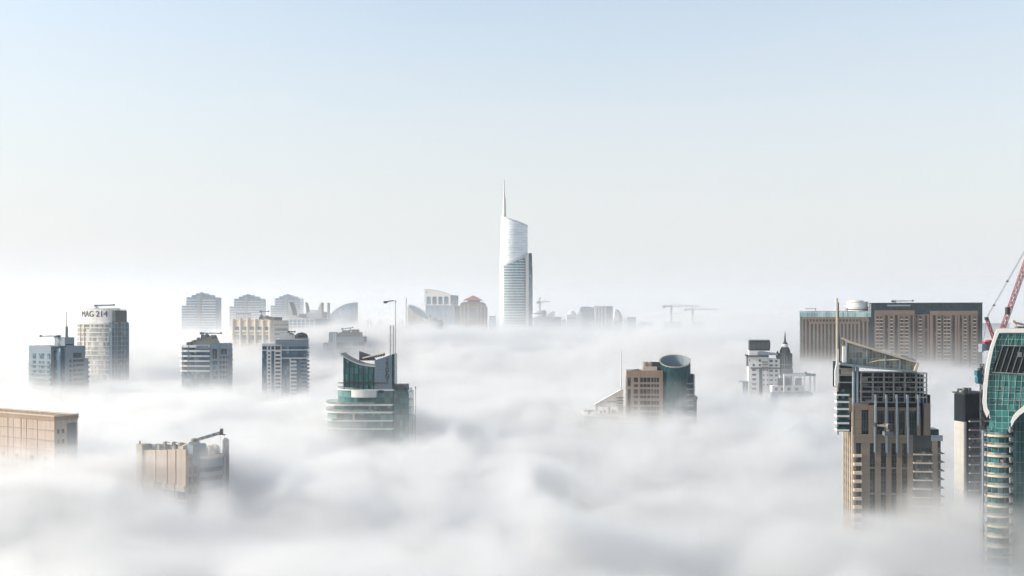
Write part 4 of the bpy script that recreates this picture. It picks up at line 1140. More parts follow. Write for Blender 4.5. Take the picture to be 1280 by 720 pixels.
sky_block('low_building', 'tiny pale hazy block between the slate block and the small dome', 702.4, 708, 400.2, 2120, 'pgrey', [(402, 403.2)])
sky_block('low_building', 'tiny hazy block with stepped top just right of the curved sail roof', 779.5, 784, 399.6, 2180, 'plain', [(401.4, 402.6)], extra=lambda b: b.box('roof_step', 'pgrey', b.x(780.5), b.x(782.6), 4, 12, b.z(399.6) + 1.2, b.z(397.8)))
sky_block('low_building', 'low pale hazy shed right of the twin far cranes', 868, 880, 403.4, 2250, 'pgrey', [(404.4, 405.2)])
sky_block('low_building', 'small hazy block between the pavilion roof tower and the skyscraper', 611.5, 619.5, 395.8, 1750, 'paleglass', [(398, 399.4), (401, 402.4)])

def tower_crane(label, D, pm, pbase, pj, pa, pb, papex):
    t = Thing('tower_crane', label, 'crane', pm, D, 0, 'tower cranes on the far skyline')
    X, z = t.x, t.z
    t.part('mast', MB().truss((0, 0, 60), (0, 0, z(pj)), 2.3, 3.4, .6), 'steel')
    t.part('jib', MB().truss((0, 0, z(pj)), (X(pb), 0, z(pj - .4)), 1.1, 3.2, .34), 'steel')
    t.part('counter_jib', MB().truss((X(pa), 0, z(pj)), (0, 0, z(pj)), 1.7, 2.6, .5), 'steel')
    t.part('counterweight', MB().box(X(pa), X(pa) + 4.5, -1.3, 1.3, z(pj) - 3.2, z(pj) + .5), 'dsteel')
    t.part('cab', MB().box(1.2, 3.2, -1.2, 1.2, z(pj) - 3, z(pj) - .6), 'plain')
    t.part('apex', MB().truss((0, 0, z(pj)), (0, 0, z(papex)), 1.2, 2.0, .45), 'steel')
    t.part('tie', MB().tube((0, 0, z(papex)), (X(pb) * .7, 0, z(pj - .3) + .8), .2).tube((0, 0, z(papex)), (X(pa) + 1, 0, z(pj) + .6), .2), 'dsteel')
    t.part('hook', MB().tube((X(pm + (pb - pm) * .3), 0, z(pj)), (X(pm + (pb - pm) * .3), 0, z(pj + 1.5)), .2).box(X(pm + (pb - pm) * .3) - .8, X(pm + (pb - pm) * .3) + .8, -.6, .6, z(pj + 2.1), z(pj + 1.4)), 'dsteel')
tower_crane('small tower crane just right of the white skyscraper', 2000, 674.8, 387, 377.4, 671, 687.5, 371.6)
tower_crane('left of the twin far tower cranes, slightly taller', 2050, 839.2, 403, 382.8, 828.5, 874, 380.4)
tower_crane('right of the twin far tower cranes, longest jib reaching right', 2120, 865.8, 402, 386.8, 855.5, 899, 383.8)

def sail_tower():
    b = Thing('residential_tower', 'white sail shaped roof on posts with a tall needle mast', 'tower', 775, 720, 0)
    X, z = b.x, b.z
    b.part('sail_wall', MB().plate([(X(744), z(508.5)), (X(778.8), z(508.5)), (X(778.8), z(487.6)), (X(775.5), z(488.5)), (X(744.2), z(506.2))], 0, 3.4), 'white')
    b.part('sail_edge', MB().plate([(X(743.4), z(506.4)), (X(776), z(488.8)), (X(778.9), z(487.2)), (X(778.9), z(486.4)), (X(775.5), z(487.3)), (X(743.4), z(505.4))], -.5, 3.8), 'plain')
    for py in (497, 500.6, 504, 507.2): b.part('fin', MB().box(X(771), X(779.3), -1.0, -.03, z(py) - .35, z(py) + .25), 'grey')
    for p0, p1 in ((744.2, 747.6), (761, 763), (773.2, 775.2), (777.4, 779.2)): b.part('post', MB().box(X(p0), X(p1), .3, 3, z(519), z(508.5)), 'grey' if p0 > 750 else 'white')
    b.box('core', 'grey', X(775.3), X(777.3), 1, 4, z(519), z(508.5))
    sg = MB()
    for i in range(8): sg.box(X(759.4 + i * 1.35), X(760.3 + i * 1.35), -.12, .02, z(503), z(501.2 - .25 * (i % 3)))
    b.part('sign_lettering', sg, 'letter')
    deck = arc(X(770), 16, X(770) - X(729), 17, 180, 300, 22) + [(X(789), 12), (X(780), 22)]
    b.part('curved_deck', MB().prism(deck, z(521), lambda x, y: z(515.2) - (x - X(729)) / (X(789) - X(729)) * (z(515.2) - z(519.5))), 'plain', smooth=True)
    b.part('lower_body', MB().prism(arc(X(770), 16, X(770) - X(732), 15.5, 180, 300, 22) + [(X(787), 12), (X(780), 21)], 0, z(521)), 'blueglass', smooth=True)
    for k, (p, h) in enumerate(((737, 1.4), (752, 1.2), (757, 1.8), (767, 2.0), (770, 1.5))): b.part('roof_unit', MB().box(X(p) - .8, X(p) + .8, 5, 7, z(519), z(517) + h), 'grey')
    b.part('rail', MB().box(X(731), X(744), 7, 7.1, z(516), z(513.6)), 'rail')
    b.part('mast', MB().tube((X(776.6), 2, z(519)), (X(776.6), 2, z(439)), .5, .34, 10), 'plain', smooth=True)
sail_tower()

def cylinder_tower():
    b = Thing('office_tower', 'beige block with banded windows joined to a dark green glass cylinder cut aslant', 'tower', 806, 700, -5)
    X, z = b.x, b.z
    x0, x1 = X(783), X(828.4)
    zt = z(463.5); yd = 18
    b.box('glazed_core', 'glass', x0 + .4, x1 - .3, .5, yd, 0, z(472))
    b.box('parapet', 'beige', x0, x1, -.2, yd + .2, z(472), zt)
    # piers and spandrels stand in front of the set back glazing
    for p0, p1 in ((783.2, 784.6), (788.4, 792.2), (797.4, 800.2), (813, 814), (823.8, 828.3)): b.part('pier', MB().box(X(p0), X(p1), -.05, .8, 0, z(472)), 'beige')
    for pa, pb_ in ((477.9, 480.3), (484, 486.6), (492.4, 494.4), (498, 501.2)):
        b.part('spandrel', MB().box(X(788.5), x1 - .02, -.15, .8, z(pb_), z(pa)), 'beige')
    b.part('spandrel', MB().box(x0, X(788.5), -.15, .8, z(486.6), z(483)), 'beige')
    for k in range(4):
        b.part('spandrel', MB().box(X(788), x1, -.15, .8, z(508.5 + 7 * k), z(506 + 7 * k)), 'tan')
    for p in (804, 808.6, 817.5, 820.5): b.part('mullion', MB().box(X(p) - .12, X(p) + .12, .1, .6, 0, z(472)), 'tan')
    b.part('side_wall', MB().box(x0 - .3, x0, .2, yd, 0, z(472)), 'beige')
    b.box('link', 'dark', x1, X(836), 3, 16, 0, z(462.5))
    b.part('roof', MB().box(x0 + .6, x1 - .6, .4, yd - .4, zt - 1.0, zt - .6), 'roof')
    b.part('penthouse', MB().box(X(803.5), X(821.5), 3, 10, zt - .6, z(458.8)), 'cream')
    b.part('cooling_tower', MB().lathe([(1.9, z(459.2)), (2.1, z(453.4)), (1.5, z(452.6))], X(807), 8, 14), 'concrete', smooth=True)
    b.part('cooling_tower', MB().lathe([(1.9, z(459.2)), (2.1, z(453)), (1.5, z(452.4))], X(813), 9, 14), 'cream', smooth=True)
    b.part('plant_room', MB().box(X(816), X(826), 6, 13, zt - .6, z(453.2)), 'darkgrey')
    b.part('skylight', MB().plate([(X(788), zt - .6), (X(801), zt - .6), (X(799), z(462)), (X(790), z(463))], 4, 10), 'darkgrey')
    # the cylinder: outer glass, pale inner lining, aslant cut
    cx, r = (X(825) + X(864.4)) / 2, (X(864.4) - X(825)) / 2
    cyy = r - 1.5
    cut = lambda x, y: z(459.6) + (z(445) - z(459.6)) * (y - (cyy - r)) / (2 * r)
    n = 48; ts = [2 * math.pi * k / n for k in range(n)]
    o = [(cx + r * math.cos(t), cyy + r * math.sin(t)) for t in ts]; i_ = [(cx + (r - .7) * math.cos(t), cyy + (r - .7) * math.sin(t)) for t in ts]
    v = [(x, y, 0) for x, y in o] + [(x, y, cut(x, y)) for x, y in o]
    b.part('glass_cylinder', MB().add(v, [(k, (k + 1) % n, n + (k + 1) % n, n + k) for k in range(n)]), 'darkteal', smooth=True)
    v = [(x, y, z(470)) for x, y in i_] + [(x, y, cut(x, y)) for x, y in i_]
    b.part('inner_lining', MB().add(v, [(n + k, n + (k + 1) % n, (k + 1) % n, k) for k in range(n)] + [tuple(range(n))]), 'pgrey', smooth=True)
    rim = MB()
    v = [(x, y, cut(x, y)) for x, y in o] + [(x, y, cut(x, y)) for x, y in i_] + [(x, y, cut(x, y) + .45) for x, y in o] + [(x, y, cut(x, y) + .45) for x, y in i_]
    f = []
    for k in range(n):
        q = (k + 1) % n
        f += [(k, q, 2 * n + q, 2 * n + k), (2 * n + k, 2 * n + q, 3 * n + q, 3 * n + k), (3 * n + k, 3 * n + q, n + q, n + k)]
    b.part('rim', rim.add(v, f), 'concrete', smooth=True)
    tk = MB()
    for k in range(0, n, 2): tk.box(o[k][0] - .12, o[k][0] + .12, o[k][1] - .12, o[k][1] + .12, cut(*o[k]) + .4, cut(*o[k]) + .95)
    b.part('rim_stud', tk, 'dsteel')
    rib = MB()
    for t in np.linspace(200, 340, 9):
        x, y = cx + (r + .05) * math.cos(R(t)), cyy + (r + .05) * math.sin(R(t)); rib.box(x - .1, x + .1, y - .12, y + .12, 0, cut(x, y))
    b.part('glazing_rib', rib, 'dsteel')
    # balcony block at the right
    b.box('balcony_core', 'darkgrey', X(858), X(868.5), 5, 20, 0, z(468.6))
    b.box('corner_pier', 'pgrey', X(867.2), X(868.9), 3.4, 5, 0, z(468))
    for k in range(7):
        b.part('balcony', MB().box(X(858.5), X(867), 1.2, 5.0, z(480.2 + 6.9 * k), z(478.8 + 6.9 * k)), 'pgrey')
    b.part('lower_ledge', MB().box(X(862), X(872.5), 2, 18, z(499.5), z(496.5)), 'grey')
    b.box('lower_wing', 'darkteal', X(862), X(871.5), 3, 17, 0, z(499.5))
cylinder_tower()

# ================================================================== right side
def pinnacle_tower():
    b = Thing('apartment_tower', 'white tower with dark roof box and tiered round pinnacle tipped by a spire', 'tower', 955, 850, -8)
    X, z = b.x, b.z
    x0, x1, x2 = X(936), X(960.5), X(975)
    zc = z(446)
    b.box('wall', 'plain', x0, x1, 0, 20, 0, zc)
    b.box('side_wall', 'plain', x1, x2, .8, 20, 0, z(449))
    b.part('cornice', MB().box(x0 - 1.6, x1 + .3, -1.2, 20.5, zc, z(444.3)), 'darkgrey')
    b.part('cornice', MB().box(x0 + 1.2, X(976), -.9, .75, z(461), z(459.3)), 'darkgrey')
    b.box('corner_bay', 'grey', x0 - 1.5, x0, 2, 8, z(458), zc)
    b.part('upper_storey', MB().box(X(936.5), X(957), 1, 15, z(444.3), z(438.4)), 'plain')
    b.part('ramp_roof', MB().plate([(X(947), z(444)), (X(972), z(444)), (X(972), z(441.6)), (X(950), z(438.8)), (X(947), z(440))], 0, 6), 'pgrey')
    b.part('roof_box', MB().box(X(937.2), X(962.6), 1.5, 14, z(438.4), z(425.8)), 'darkgrey')
    sl = MB()
    for i in range(16): sl.box(X(938.2) + i * .98, X(938.2) + .45 + i * .98, 1.35, 1.6, z(436), z(427.8))
    b.part('louvre', sl, 'grey')
    b.part('box_coping', MB().box(X(937), X(962.9), 1.3, 14.2, z(425.8), z(425)), 'pgrey')
    rl = MB()
    for i in range(9): rl.box(X(937.6) + i * 1.9, X(937.6) + .35 + i * 1.9, 1.5, 1.8, z(425), z(423.4))
    b.part('roof_railing', rl, 'plain')
    W = lambda c, r: b.panes('front', 0, [(X(p), X(q)) for p, q in c], [(z(q), z(p)) for p, q in r], 'glass', d=.08)
    W([(940.8, 943.5), (948.6, 951)], [(455, 457.8)]); W([(948.6, 951), (935 + 1.5, 937.5)], [(449.2, 452)])
    W([(940.2, 945)], [(461.2, 463.8), (467.2, 469.6), (473, 475.4), (479, 481), (485, 487)])
    W([(954, 955.5), (958.4, 960)], [(461.8, 463.8), (467.8, 469.8), (473.8, 475.8), (480, 482)])
    b.panes('front', .8, [(X(p), X(q)) for p, q in ((962, 966), (969, 972))], [(z(q), z(p)) for p, q in ((450, 452.6), (455.5, 457.8), (462, 464.8), (468, 470.4), (474, 476.2), (480, 482))], 'glass', d=.08)
    b.box('dark_recess', 'darkteal', X(949), X(953), -.1, .0, 0, z(461.2))
    for k in range(4): b.part('balcony', MB().box(X(952), X(959.5), -1.3, 0, z(453 + 3.2 * k), z(451.8 + 3.2 * k)), 'grey')
    b.part('gargoyle', MB().lathe([(.3, z(449)), (1.3, z(446.5)), (.9, z(441)), (.2, z(438.8))], X(972.3), 3, 8), 'dsteel')
    # round stair tower in diminishing tiers
    cx, cyy = X(982.3), 6
    k = b.k
    def dr(n_, m, prof): b.part(n_, MB().lathe([(r * k, z(p)) for r, p in prof], cx, cyy, 28), m, smooth=True)
    dr('round_body', 'grey', [(9.6, 540), (9.6, 462), (9.0, 461)])
    dr('colonnade_core', 'darkteal', [(8.0, 461), (8.0, 443)])
    for i in range(18):
        t = 2 * math.pi * i / 18; x, y = cx + 8.4 * k * math.cos(t), cyy + 8.4 * k * math.sin(t)
        b.part('column', MB().tube((x, y, z(461)), (x, y, z(443)), .38, n=8), 'steel')
    dr('cornice', 'darkgrey', [(8.9, 443.4), (9.1, 442.4), (7.6, 441.6)])
    dr('tier', 'darkgrey', [(6.6, 441.7), (6.4, 438), (5.6, 436.6)])
    dr('tier', 'dsteel', [(5.2, 436.8), (5.0, 434.6), (4.2, 434.2)])
    dr('white_drum', 'plain', [(4.1, 434.4), (4.1, 430.8), (3.6, 430.3)])
    dr('cap', 'dsteel', [(3.4, 430.6), (2.6, 428.4), (1.5, 427.6), (1.0, 422), (.35, 416), (.15, 413)])
    for i, py in enumerate((456.5, 463)): b.part('balcony_ring', MB().lathe([(9.9 * k, z(py)), (10.2 * k, z(py - 1)), (9.7 * k, z(py - 1.2))], cx, cyy, 28), 'pgrey', smooth=True)
    b.part('left_ledge', MB().box(X(924), X(936), 4, 10, z(478.3), z(477.2)), 'pgrey')
    b.box('left_wing', 'pgrey', X(929), X(936), 5, 12, 0, z(478.3))
pinnacle_tower()

def frame_roof():
    b = Thing('rooftop_frame', 'white open concrete roof frame rising from fog in front of the pinnacle tower', 'building', 995, 800, 0)
    X, z = b.x, b.z
    b.box('wall', 'plain', X(967), X(1007), 4, 12, 0, z(482.5))
    b.box('podium', 'pgrey', X(964), X(1016), 0, 14, 0, z(490.5))
    b.part('roof_beam', MB().box(X(979.5), X(1006.5), 0, 1.6, z(470.4), z(467.4)), 'plain')
    b.part('roof_beam', MB().box(X(1006.6), X(1019.5), -.6, 1.6, z(470), z(467.2)), 'pgrey')
    b.part('roof_beam', MB().box(X(979.5), X(1019.5), 12, 13.4, z(470.2), z(467.6)), 'pgrey')
    for p in (980.5, 991.6, 1005.8, 1018.2):
        for y in (0.05, 11.9): b.part('column', MB().box(X(p) - .55, X(p) + .55, y, y + 1.2, z(490.5), z(470.4)), 'plain')
    for p in (974.5, 984, 998): b.part('rear_room', MB().box(X(p), X(p + 7), 6, 10, z(482.5), z(473.5)), 'grey')
    b.panes('front', 4, [(X(p), X(p + 3.5)) for p in (970, 978, 986, 996)], [(z(489), z(485))], 'grey', name='opening')
    b.panes('front', 0, [(X(p), X(p + 4)) for p in (969, 978, 988, 998, 1008)], [(z(498), z(493.5)), (z(506), z(502))], 'blueglass')
    b.part('roof_unit', MB().box(X(1008), X(1010), 3, 5, z(467.4), z(465.2)), 'grey')
frame_roof()

def hotel():
    b = Thing('hotel', 'wide brown stone slab hotel with dark glass frame and lower teal crowned left wing', 'hotel', 1089, 950, -13)
    X, z = b.x, b.z
    xe = X(1228); xw = X(1000.5)
    zt = b.z(379.5)
    zz = lambda py, lx: b.z(py, lx, 0)
    # ---- main slab: dark glass frame
    b.box('glass_frame', 'frameglass', 0, xe, 0, 24, 0, zt)
    b.part('roof_edge', MB().box(-.3, xe + .3, -.5, 24.3, zt, zt + .7), 'darkgrey')
    b.part('sign_band', MB().box(X(1109), X(1138), -.35, .05, b.z(382.8), b.z(381)), 'pgrey')
    ztop = b.z(388.6)
    def stone(p0, p1, d, z1, m='hotelstone'):
        return b.part('stone_front', MB().box(X(p0), X(p1), -d, .05, 0, z1), m)
    stone(1093.2, 1142.6, 1.5, ztop)
    stone(1162.5, 1221.6, 1.2, ztop - .4)
    stone(1143.2, 1161.5, .5, ztop - 3, 'brown')  # side face in shade, the shade put into a darker stone
    b.part('stone_lintel', MB().box(X(1093.0), X(1142.8), -1.9, -1.5, b.z(393.2), ztop + .4), 'hotelstone')
    b.part('stone_lintel', MB().box(X(1162.3), X(1221.8), -1.6, -1.2, b.z(393.5), ztop), 'hotelstone')
    # full-height glass strips in the stone
    strips = [(1106.2, 1109.6, 1.5), (1118.6, 1121.8, 1.5), (1138, 1140.6, 1.5), (1166.5, 1169.4, 1.2), (1176.5, 1178.6, 1.2), (1190, 1193.4, 1.2), (1199.6, 1202, 1.2), (1210.6, 1213.4, 1.2), (1156, 1159, .5), (1144.8, 1146.4, .5)]
    for p0, p1, d in strips: b.part('glass_strip', MB().box(X(p0), X(p1), -d - .06, -d + .05, 0, b.z(394.2)), 'shaftglass')
    for p in (1104.8, 1111.2, 1117, 1123.4, 1136.4, 1165, 1171, 1188.3, 1195, 1198.2, 1203.4, 1208.8, 1215):
        d = 1.5 if p < 1143 else 1.2
        b.part('pilaster', MB().box(X(p) - .45, X(p) + .45, -d - .55, -d + .05, 0, b.z(393.4)), 'hotelstone')
    # rows of windows with pale balconies; the largest hundred are parts, the rest one part
    cols = [(1095.2, 1098.2, 1.5), (1099.8, 1103.2, 1.5), (1112.6, 1115.8, 1.5), (1125.2, 1128.8, 1.5), (1131, 1134.8, 1.5),
            (1149, 1152, .5), (1172.2, 1175.4, 1.2), (1180, 1182.6, 1.2), (1184, 1187.2, 1.2), (1205, 1207.6, 1.2), (1216.4, 1219.6, 1.2)]
    rest, restb = MB(), MB(); cnt = 0
    for r in range(20):
        for p0, p1, d in cols:
            zf = b.z(398.6 + 4.35 * r)
            if zf < 60: continue
            g = MB().box(X(p0), X(p1), -d - .05, -d + .05, zf, zf + 2.05)
            bal = MB().box(X(p0) - .15, X(p1) + .15, -d - .8, -d + .02, zf - .55, zf + .02)
            if cnt < 98:
                wn = b.part('window', g, ('glass', 'glass', 'blind', 'glass', 'shaftglass', 'glass', 'glass')[(r * 5 + int(p0 * 7)) % 7]); b.part('balcony', bal, 'cream', wn)
            else:
                rest.v, rest.f, _ = (rest.v + g.v, rest.f + [tuple(i + len(rest.v) for i in q) for q in g.f], 0)
                restb.v, restb.f, _ = (restb.v + bal.v, restb.f + [tuple(i + len(restb.v) for i in q) for q in bal.f], 0)
            cnt += 1
    rw = b.part('window_rows', rest, 'glass', kind='stuff')
    b.part('balcony_rows', restb, 'cream', rw, kind='stuff')
    for p in (1222.8, 1225.4): b.part('mullion', MB().box(X(p) - .15, X(p) + .15, -.3, .05, 0, zt), 'darkgrey')
    # ---- left wing
    zw = b.z(396.2)
    b.box('wing_wall', 'darkteal', xw, -.05, 3, 24, 0, zw)
    b.part('wing_crown', MB().box(xw - .5, -.05, 2.2, 22, zw, b.z(389)), 'paleteal')
    b.part('wing_roof', MB().box(xw, -1, 3, 21, b.z(389), b.z(388.7)), 'grey')
    b.part('wing_stone', MB().box(X(1002.5), X(1086), 1.8, 3.05, b.z(399.2), b.z(396.2)), 'hotelstone')
    b.part('wing_stone', MB().box(X(1011.5), X(1075.5), 1.9, 3.05, b.z(404.8), b.z(402)), 'hotelstone')
    for p in np.arange(1003, 1086.5, 4.15): b.part('pier', MB().box(X(p) - .55, X(p) + .55, 1.9, 3.05, b.z(402), b.z(399.2)), 'hotelstone')
    for p in (1003.2, 1007.5, 1012.4, 1017.6, 1022.2, 1027, 1031.6, 1036.2, 1041, 1045.6, 1050.4, 1055, 1059.6, 1064.4, 1069, 1074.2, 1079.6, 1084.6):
        b.part('pier', MB().box(X(p) - .75, X(p) + .75, 1.85, 3.04, 0, b.z(404.8 if 1011 < p < 1076 else 399.2)), 'hotelstone')
    for k in range(7):
        b.part('floor_band', MB().box(X(1003), X(1085), 2.75, 3.02, b.z(411 + 7 * k) - .4, b.z(411 + 7 * k)), 'darkgrey')
    r = (X(1087) - X(1059.5)) / 2; cx = (X(1087) + X(1059.5)) / 2
    b.part('roof_drum', MB().lathe([(r, b.z(389)), (r, b.z(384.6)), (r * 1.04, b.z(384.4)), (r * 1.04, b.z(383.4)), (r * .95, b.z(383.2)), (r * .95, b.z(378)), (r, b.z(377.8)), (r, b.z(376.8))], cx, 12, 26), 'plain', smooth=True)
    b.part('drum_window', MB().lathe([(r * 1.01, b.z(387.4)), (r * 1.01, b.z(386.2))], cx, 12, 26), 'blueglass', smooth=True)
    b.part('drum_cap', MB().lathe([(r * .7, b.z(376.8)), (r * .7, b.z(375.4))], cx - 1, 12, 20), 'plain', smooth=True)
    b.part('roof_step', MB().box(X(1056.5), X(1060), 8, 14, b.z(389), b.z(384.5)), 'plain')
    b.part('aerial', MB().tube((X(1020), 10, b.z(389)), (X(1020), 10, b.z(385)), .3).bar((X(1007), 10, b.z(385.6)), (X(1021), 10, b.z(385.6)), .3), 'dsteel')
hotel()
roof_crane('spindly window cleaning crane on the dark flat roof of the brown hotel', 1119, 965, 379.4, 1116, 1141, 376.6, 376.0, thick=.4, m='steel')

def crown_tower():
    b = Thing('residential_tower', 'warm grey tower with slanted glazed crown, open steel grid and tall fin mast', 'tower', 1067, 400, -6)
    X = b.x
    Z = lambda py, lx=0, ly=0: b.z(py, lx, ly)
    z = b.z
    xr = X(1178.5); ydp = 15
    # ---------------- lower shaft
    zl = z(543.5)
    b.box('lower_shaft', 'shaftglass', .5, xr - .4, 1.2, ydp, 0, zl - .6)
    piers = [(1067.3, 1070.2), (1076.5, 1087.4), (1094, 1101.2), (1108, 1114.4), (1121, 1127.8), (1134.6, 1141.4), (1165.2, 1172.2)]
    for p0, p1 in piers:
        b.part('pier', MB().box(X(p0), X(p1), 0, 1.3, 0, zl), 'warmgrey')
    b.part('lintel', MB().box(0, X(1141.4), -.12, 1.15, z(553.5), zl + .15), 'warmgrey')
    b.part('lintel', MB().box(X(1164), xr, -.1, 1.15, z(550), zl + .1), 'pgrey')
    for p in (1093.5, 1108, 1121, 1134.8):
        b.part('fin', MB().box(X(p) - .32, X(p) + .32, -.75, .1, z(565), z(531)), 'pgrey')
    for k in range(10):
        zz = z(554 + 10.7 * k)
        b.part('transom', MB().box(X(1087.4), X(1134.6), .9, 1.25, zz - 3.1, zz - 2.5), 'pgrey' if k % 3 == 2 else 'darkgrey')
        b.part('right_balcony', MB().box(X(1141.6), X(1165), -.9, 1.0, z(567.5 + 10.7 * k), z(565.8 + 10.7 * k)), 'cream')
        b.part('balcony_rail', MB().box(X(1141.6), X(1165), -.88, -.8, z(565.8 + 10.7 * k), z(562.5 + 10.7 * k)), 'glass')
        b.part('corner_rail', MB().box(X(1172.3), xr + .4, -.6, 6, z(566 + 10.7 * k), z(564.8 + 10.7 * k)), 'grey')
        # balconies in the sunlit left return
        b.part('left_balcony', MB().box(X(1067.4) - .2, X(1076.4), -1.5, 1.1, z(571 + 10.7 * k), z(567.5 + 10.7 * k)), 'cream')
    b.part('opening_head', MB().box(X(1141.6), X(1165), .2, 1.15, z(557), z(543.6)), 'darkgrey')
    b.part('right_plant', MB().box(X(1164.5), X(1174.5), 1, 8, zl, z(536)), 'darkteal')
    # the sunlit left side, ribbed; sunlight also put into the cream piers
    ys = b.y(1055.5)
    b.box('side_wall', 'warmgrey', -.02, .5, 1.2, ys, 0, zl + .6)
    n = 5
    for i in range(n):
        y0 = .4 + (ys - 1) * i / (n - 1)
        b.part('side_pier', MB().box(-.55, .05, y0, y0 + .75, 0, z(534 + 1.2 * (i % 2), 0, y0)), 'cream')
    for k in range(10):
        b.part('side_window', MB().box(-.1, 0, 1.4, ys - .6, z(559 + 10.7 * k), z(553.5 + 10.7 * k)), 'glass')
    # ---------------- middle storeys: tall dark windows between piers
    zm = z(503.5)
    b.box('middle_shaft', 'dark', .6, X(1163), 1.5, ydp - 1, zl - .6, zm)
    for p0, p1, pt in ((1066.8, 1068.6, 506), (1067.2, 1077.2, 511.5), (1086.4, 1096, 506.5), (1105.4, 1110.6, 511), (1118.4, 1124, 511), (1131.4, 1137, 511), (1146.5, 1151, 507), (1155, 1163.5, 503.5)):
        b.part('tall_pier', MB().box(X(p0), X(p1), .3, 1.7, zl, z(pt)), 'warmgrey')
    b.part('middle_lintel', MB().box(X(1086.4), X(1150), .5, 1.6, z(513.4), z(509)), 'warmgrey')
    b.part('middle_lintel', MB().box(X(1067), X(1086), .4, 1.6, z(512.5), z(504)), 'warmgrey')
    for p0, p1 in ((1077.4, 1086.2), (1096.4, 1105.2), (1110.8, 1118.2), (1124.2, 1131.2), (1137.2, 1146.2)):
        b.part('tall_window', MB().box(X(p0), X(p1), 1.38, 1.52, zl, z(513.2)), 'shaftglass')
    for p in (1094.3, 1107.6, 1120.6, 1134, 1147.4):
        b.part('fin', MB().box(X(p) - .3, X(p) + .3, -.9, .35, z(531), z(493)), 'pgrey')
    b.box('corner_fin', 'darkgrey', X(1163.6), X(1164.8), 2, 10, z(530), z(493.5))
    ym = b.y(1056.5) * .85
    b.part('middle_side', MB().box(.2, .6, 1.7, ym, zl, z(505)), 'warmgrey')
    for i in range(3): b.part('side_pier', MB().box(-.25, .22, 2.2 + i * 2.1, 2.9 + i * 2.1, zl, z(506, 0, 3)), 'cream')  # cream again carries the sunlight on this side in its colour
    # ---------------- left balcony stack, floor slabs pale and bright
    xs = X(1045.5, 3)
    yb = 9
    b.box('balcony_core', 'glass', X(1048, 3.6), .15, 3.6, 7, z(541), z(486))
    for k in range(13):
        zz = z(493.6 + 8.9 * k)
        if k < 6:
            b.part('left_slab', MB().box(xs, X(1061.5, 2.6), 2.4, 7, zz - .55, zz + .12), 'plain')
            b.part('slab_rail', MB().box(xs + .15, X(1061, 2.6), 2.42, 2.5, zz + .12, zz + .95), 'darkteal')
    b.part('slab_column', MB().box(X(1047, 3.5), X(1048.2, 3.5), 3.3, 4.2, z(545), z(486)), 'grey')
    # ---------------- open floors under the crown
    zo = z(464.5)
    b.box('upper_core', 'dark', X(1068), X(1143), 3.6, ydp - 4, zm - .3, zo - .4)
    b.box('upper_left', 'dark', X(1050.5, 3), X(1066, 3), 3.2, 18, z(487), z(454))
    for py in (460.5, 469, 478): b.part('open_slab', MB().box(X(1050, 3), X(1066, 3), 2.6, 8, z(py) - .35, z(py)), 'concrete')
    b.part('open_wall', MB().box(X(1051, 3), X(1065, 3), 2.9, 3.1, z(468.6), z(461)), 'concrete')
    for p in (1066.6, 1071.2): b.part('tube_column', MB().tube((X(p + 1.6), 1.6, z(506)), (X(p + 1.6), 1.6, z(450.5)), .58, n=12), 'pgrey', smooth=True)
    b.part('column_base', MB().box(X(1063), X(1077), 1.9, 3, z(515), z(498)), 'warmgrey')
    grid = [1076.8, 1091.4, 1105.3, 1117.4, 1131.6, 1145.6]
    for p in grid: b.part('grid_post', MB().box(X(p) - .3, X(p) + .3, .2, .8, z(503.5), zo), 'steel')
    for p in (1098, 1111.6, 1124.6, 1138): b.part('grid_post', MB().box(X(p) - .13, X(p) + .13, .3, .6, z(503.5), z(468)), 'dsteel')
    for py, h in ((465, .55), (471.4, .35), (477.4, .42), (483.6, .3), (489.2, .5), (496, .3), (502.5, .5)):
        b.part('grid_beam', MB().box(X(1076), X(1146.2), .1 if h > .4 else .25, .75, z(py) - h / 2, z(py) + h / 2), 'steel')
    for py in (467.6, 480, 492.6): b.part('grid_rail', MB().box(X(1076.8), X(1145.6), .35, .5, z(py) - .08, z(py) + .08), 'dsteel')
    rnd = random.Random(12)
    for k in range(14):
        p = 1078 + rnd.random() * 64; py = rnd.choice((476.4, 482.6, 488, 501.8))
        b.part('stored_unit', MB().box(X(p), X(p) + .6 + rnd.random() * 1.6, 1.8, 3.0, z(py), z(py) + .5 + rnd.random() * .9), rnd.choice(('concrete', 'pgrey', 'grey')))
    b.part('open_floor', MB().box(X(1077), X(1146), .8, 3.7, z(490) - .2, z(490) + .1), 'concrete')
    b.part('open_floor', MB().box(X(1077), X(1146), .8, 3.7, z(478) - .2, z(478) + .1), 'concrete')
    # right return of the grid, its sunlight put into paler paint
    xg = X(1146.8); 
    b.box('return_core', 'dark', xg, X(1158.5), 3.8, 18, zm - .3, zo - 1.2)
    for p in (1147.4, 1151.4, 1155.4, 1159.6): b.part('return_post', MB().box(X(p) - .2, X(p) + .2, 1.3, 1.75, z(503.5), z(465.6)), 'pgrey')
    for py in (466.2, 472, 478, 484, 490, 496.5): b.part('return_beam', MB().box(X(1147), X(1160.2), 1.2, 3.8, z(py) - .2, z(py) + .2), 'cream')
    # ---------------- slanted crown screen
    A = lambda p, q: (X(p, 1.0), z(q, 0, 1.0))
    screen = [A(1053.5, 452.6), A(1076, 456.6), A(1144.5, 463.2), A(1145.4, 453.4), A(1060, 427.4), A(1053.5, 424.6)]
    b.part('crown_screen', MB().plate(screen, 1.4, 1.7), glass_mat('crown_glazing', (.16, .17, .15), (.24, .25, .22), (1.2, 2.4), mull=(.36, .36, .33), mw=.1, rough=.35, metal=0.0))
    ed = MB()
    ed.plate([A(1051.5, 423), A(1053, 422), A(1062, 426.2), A(1146.2, 451.8), A(1146.6, 454), A(1061, 428.8)], .1, 1.4)
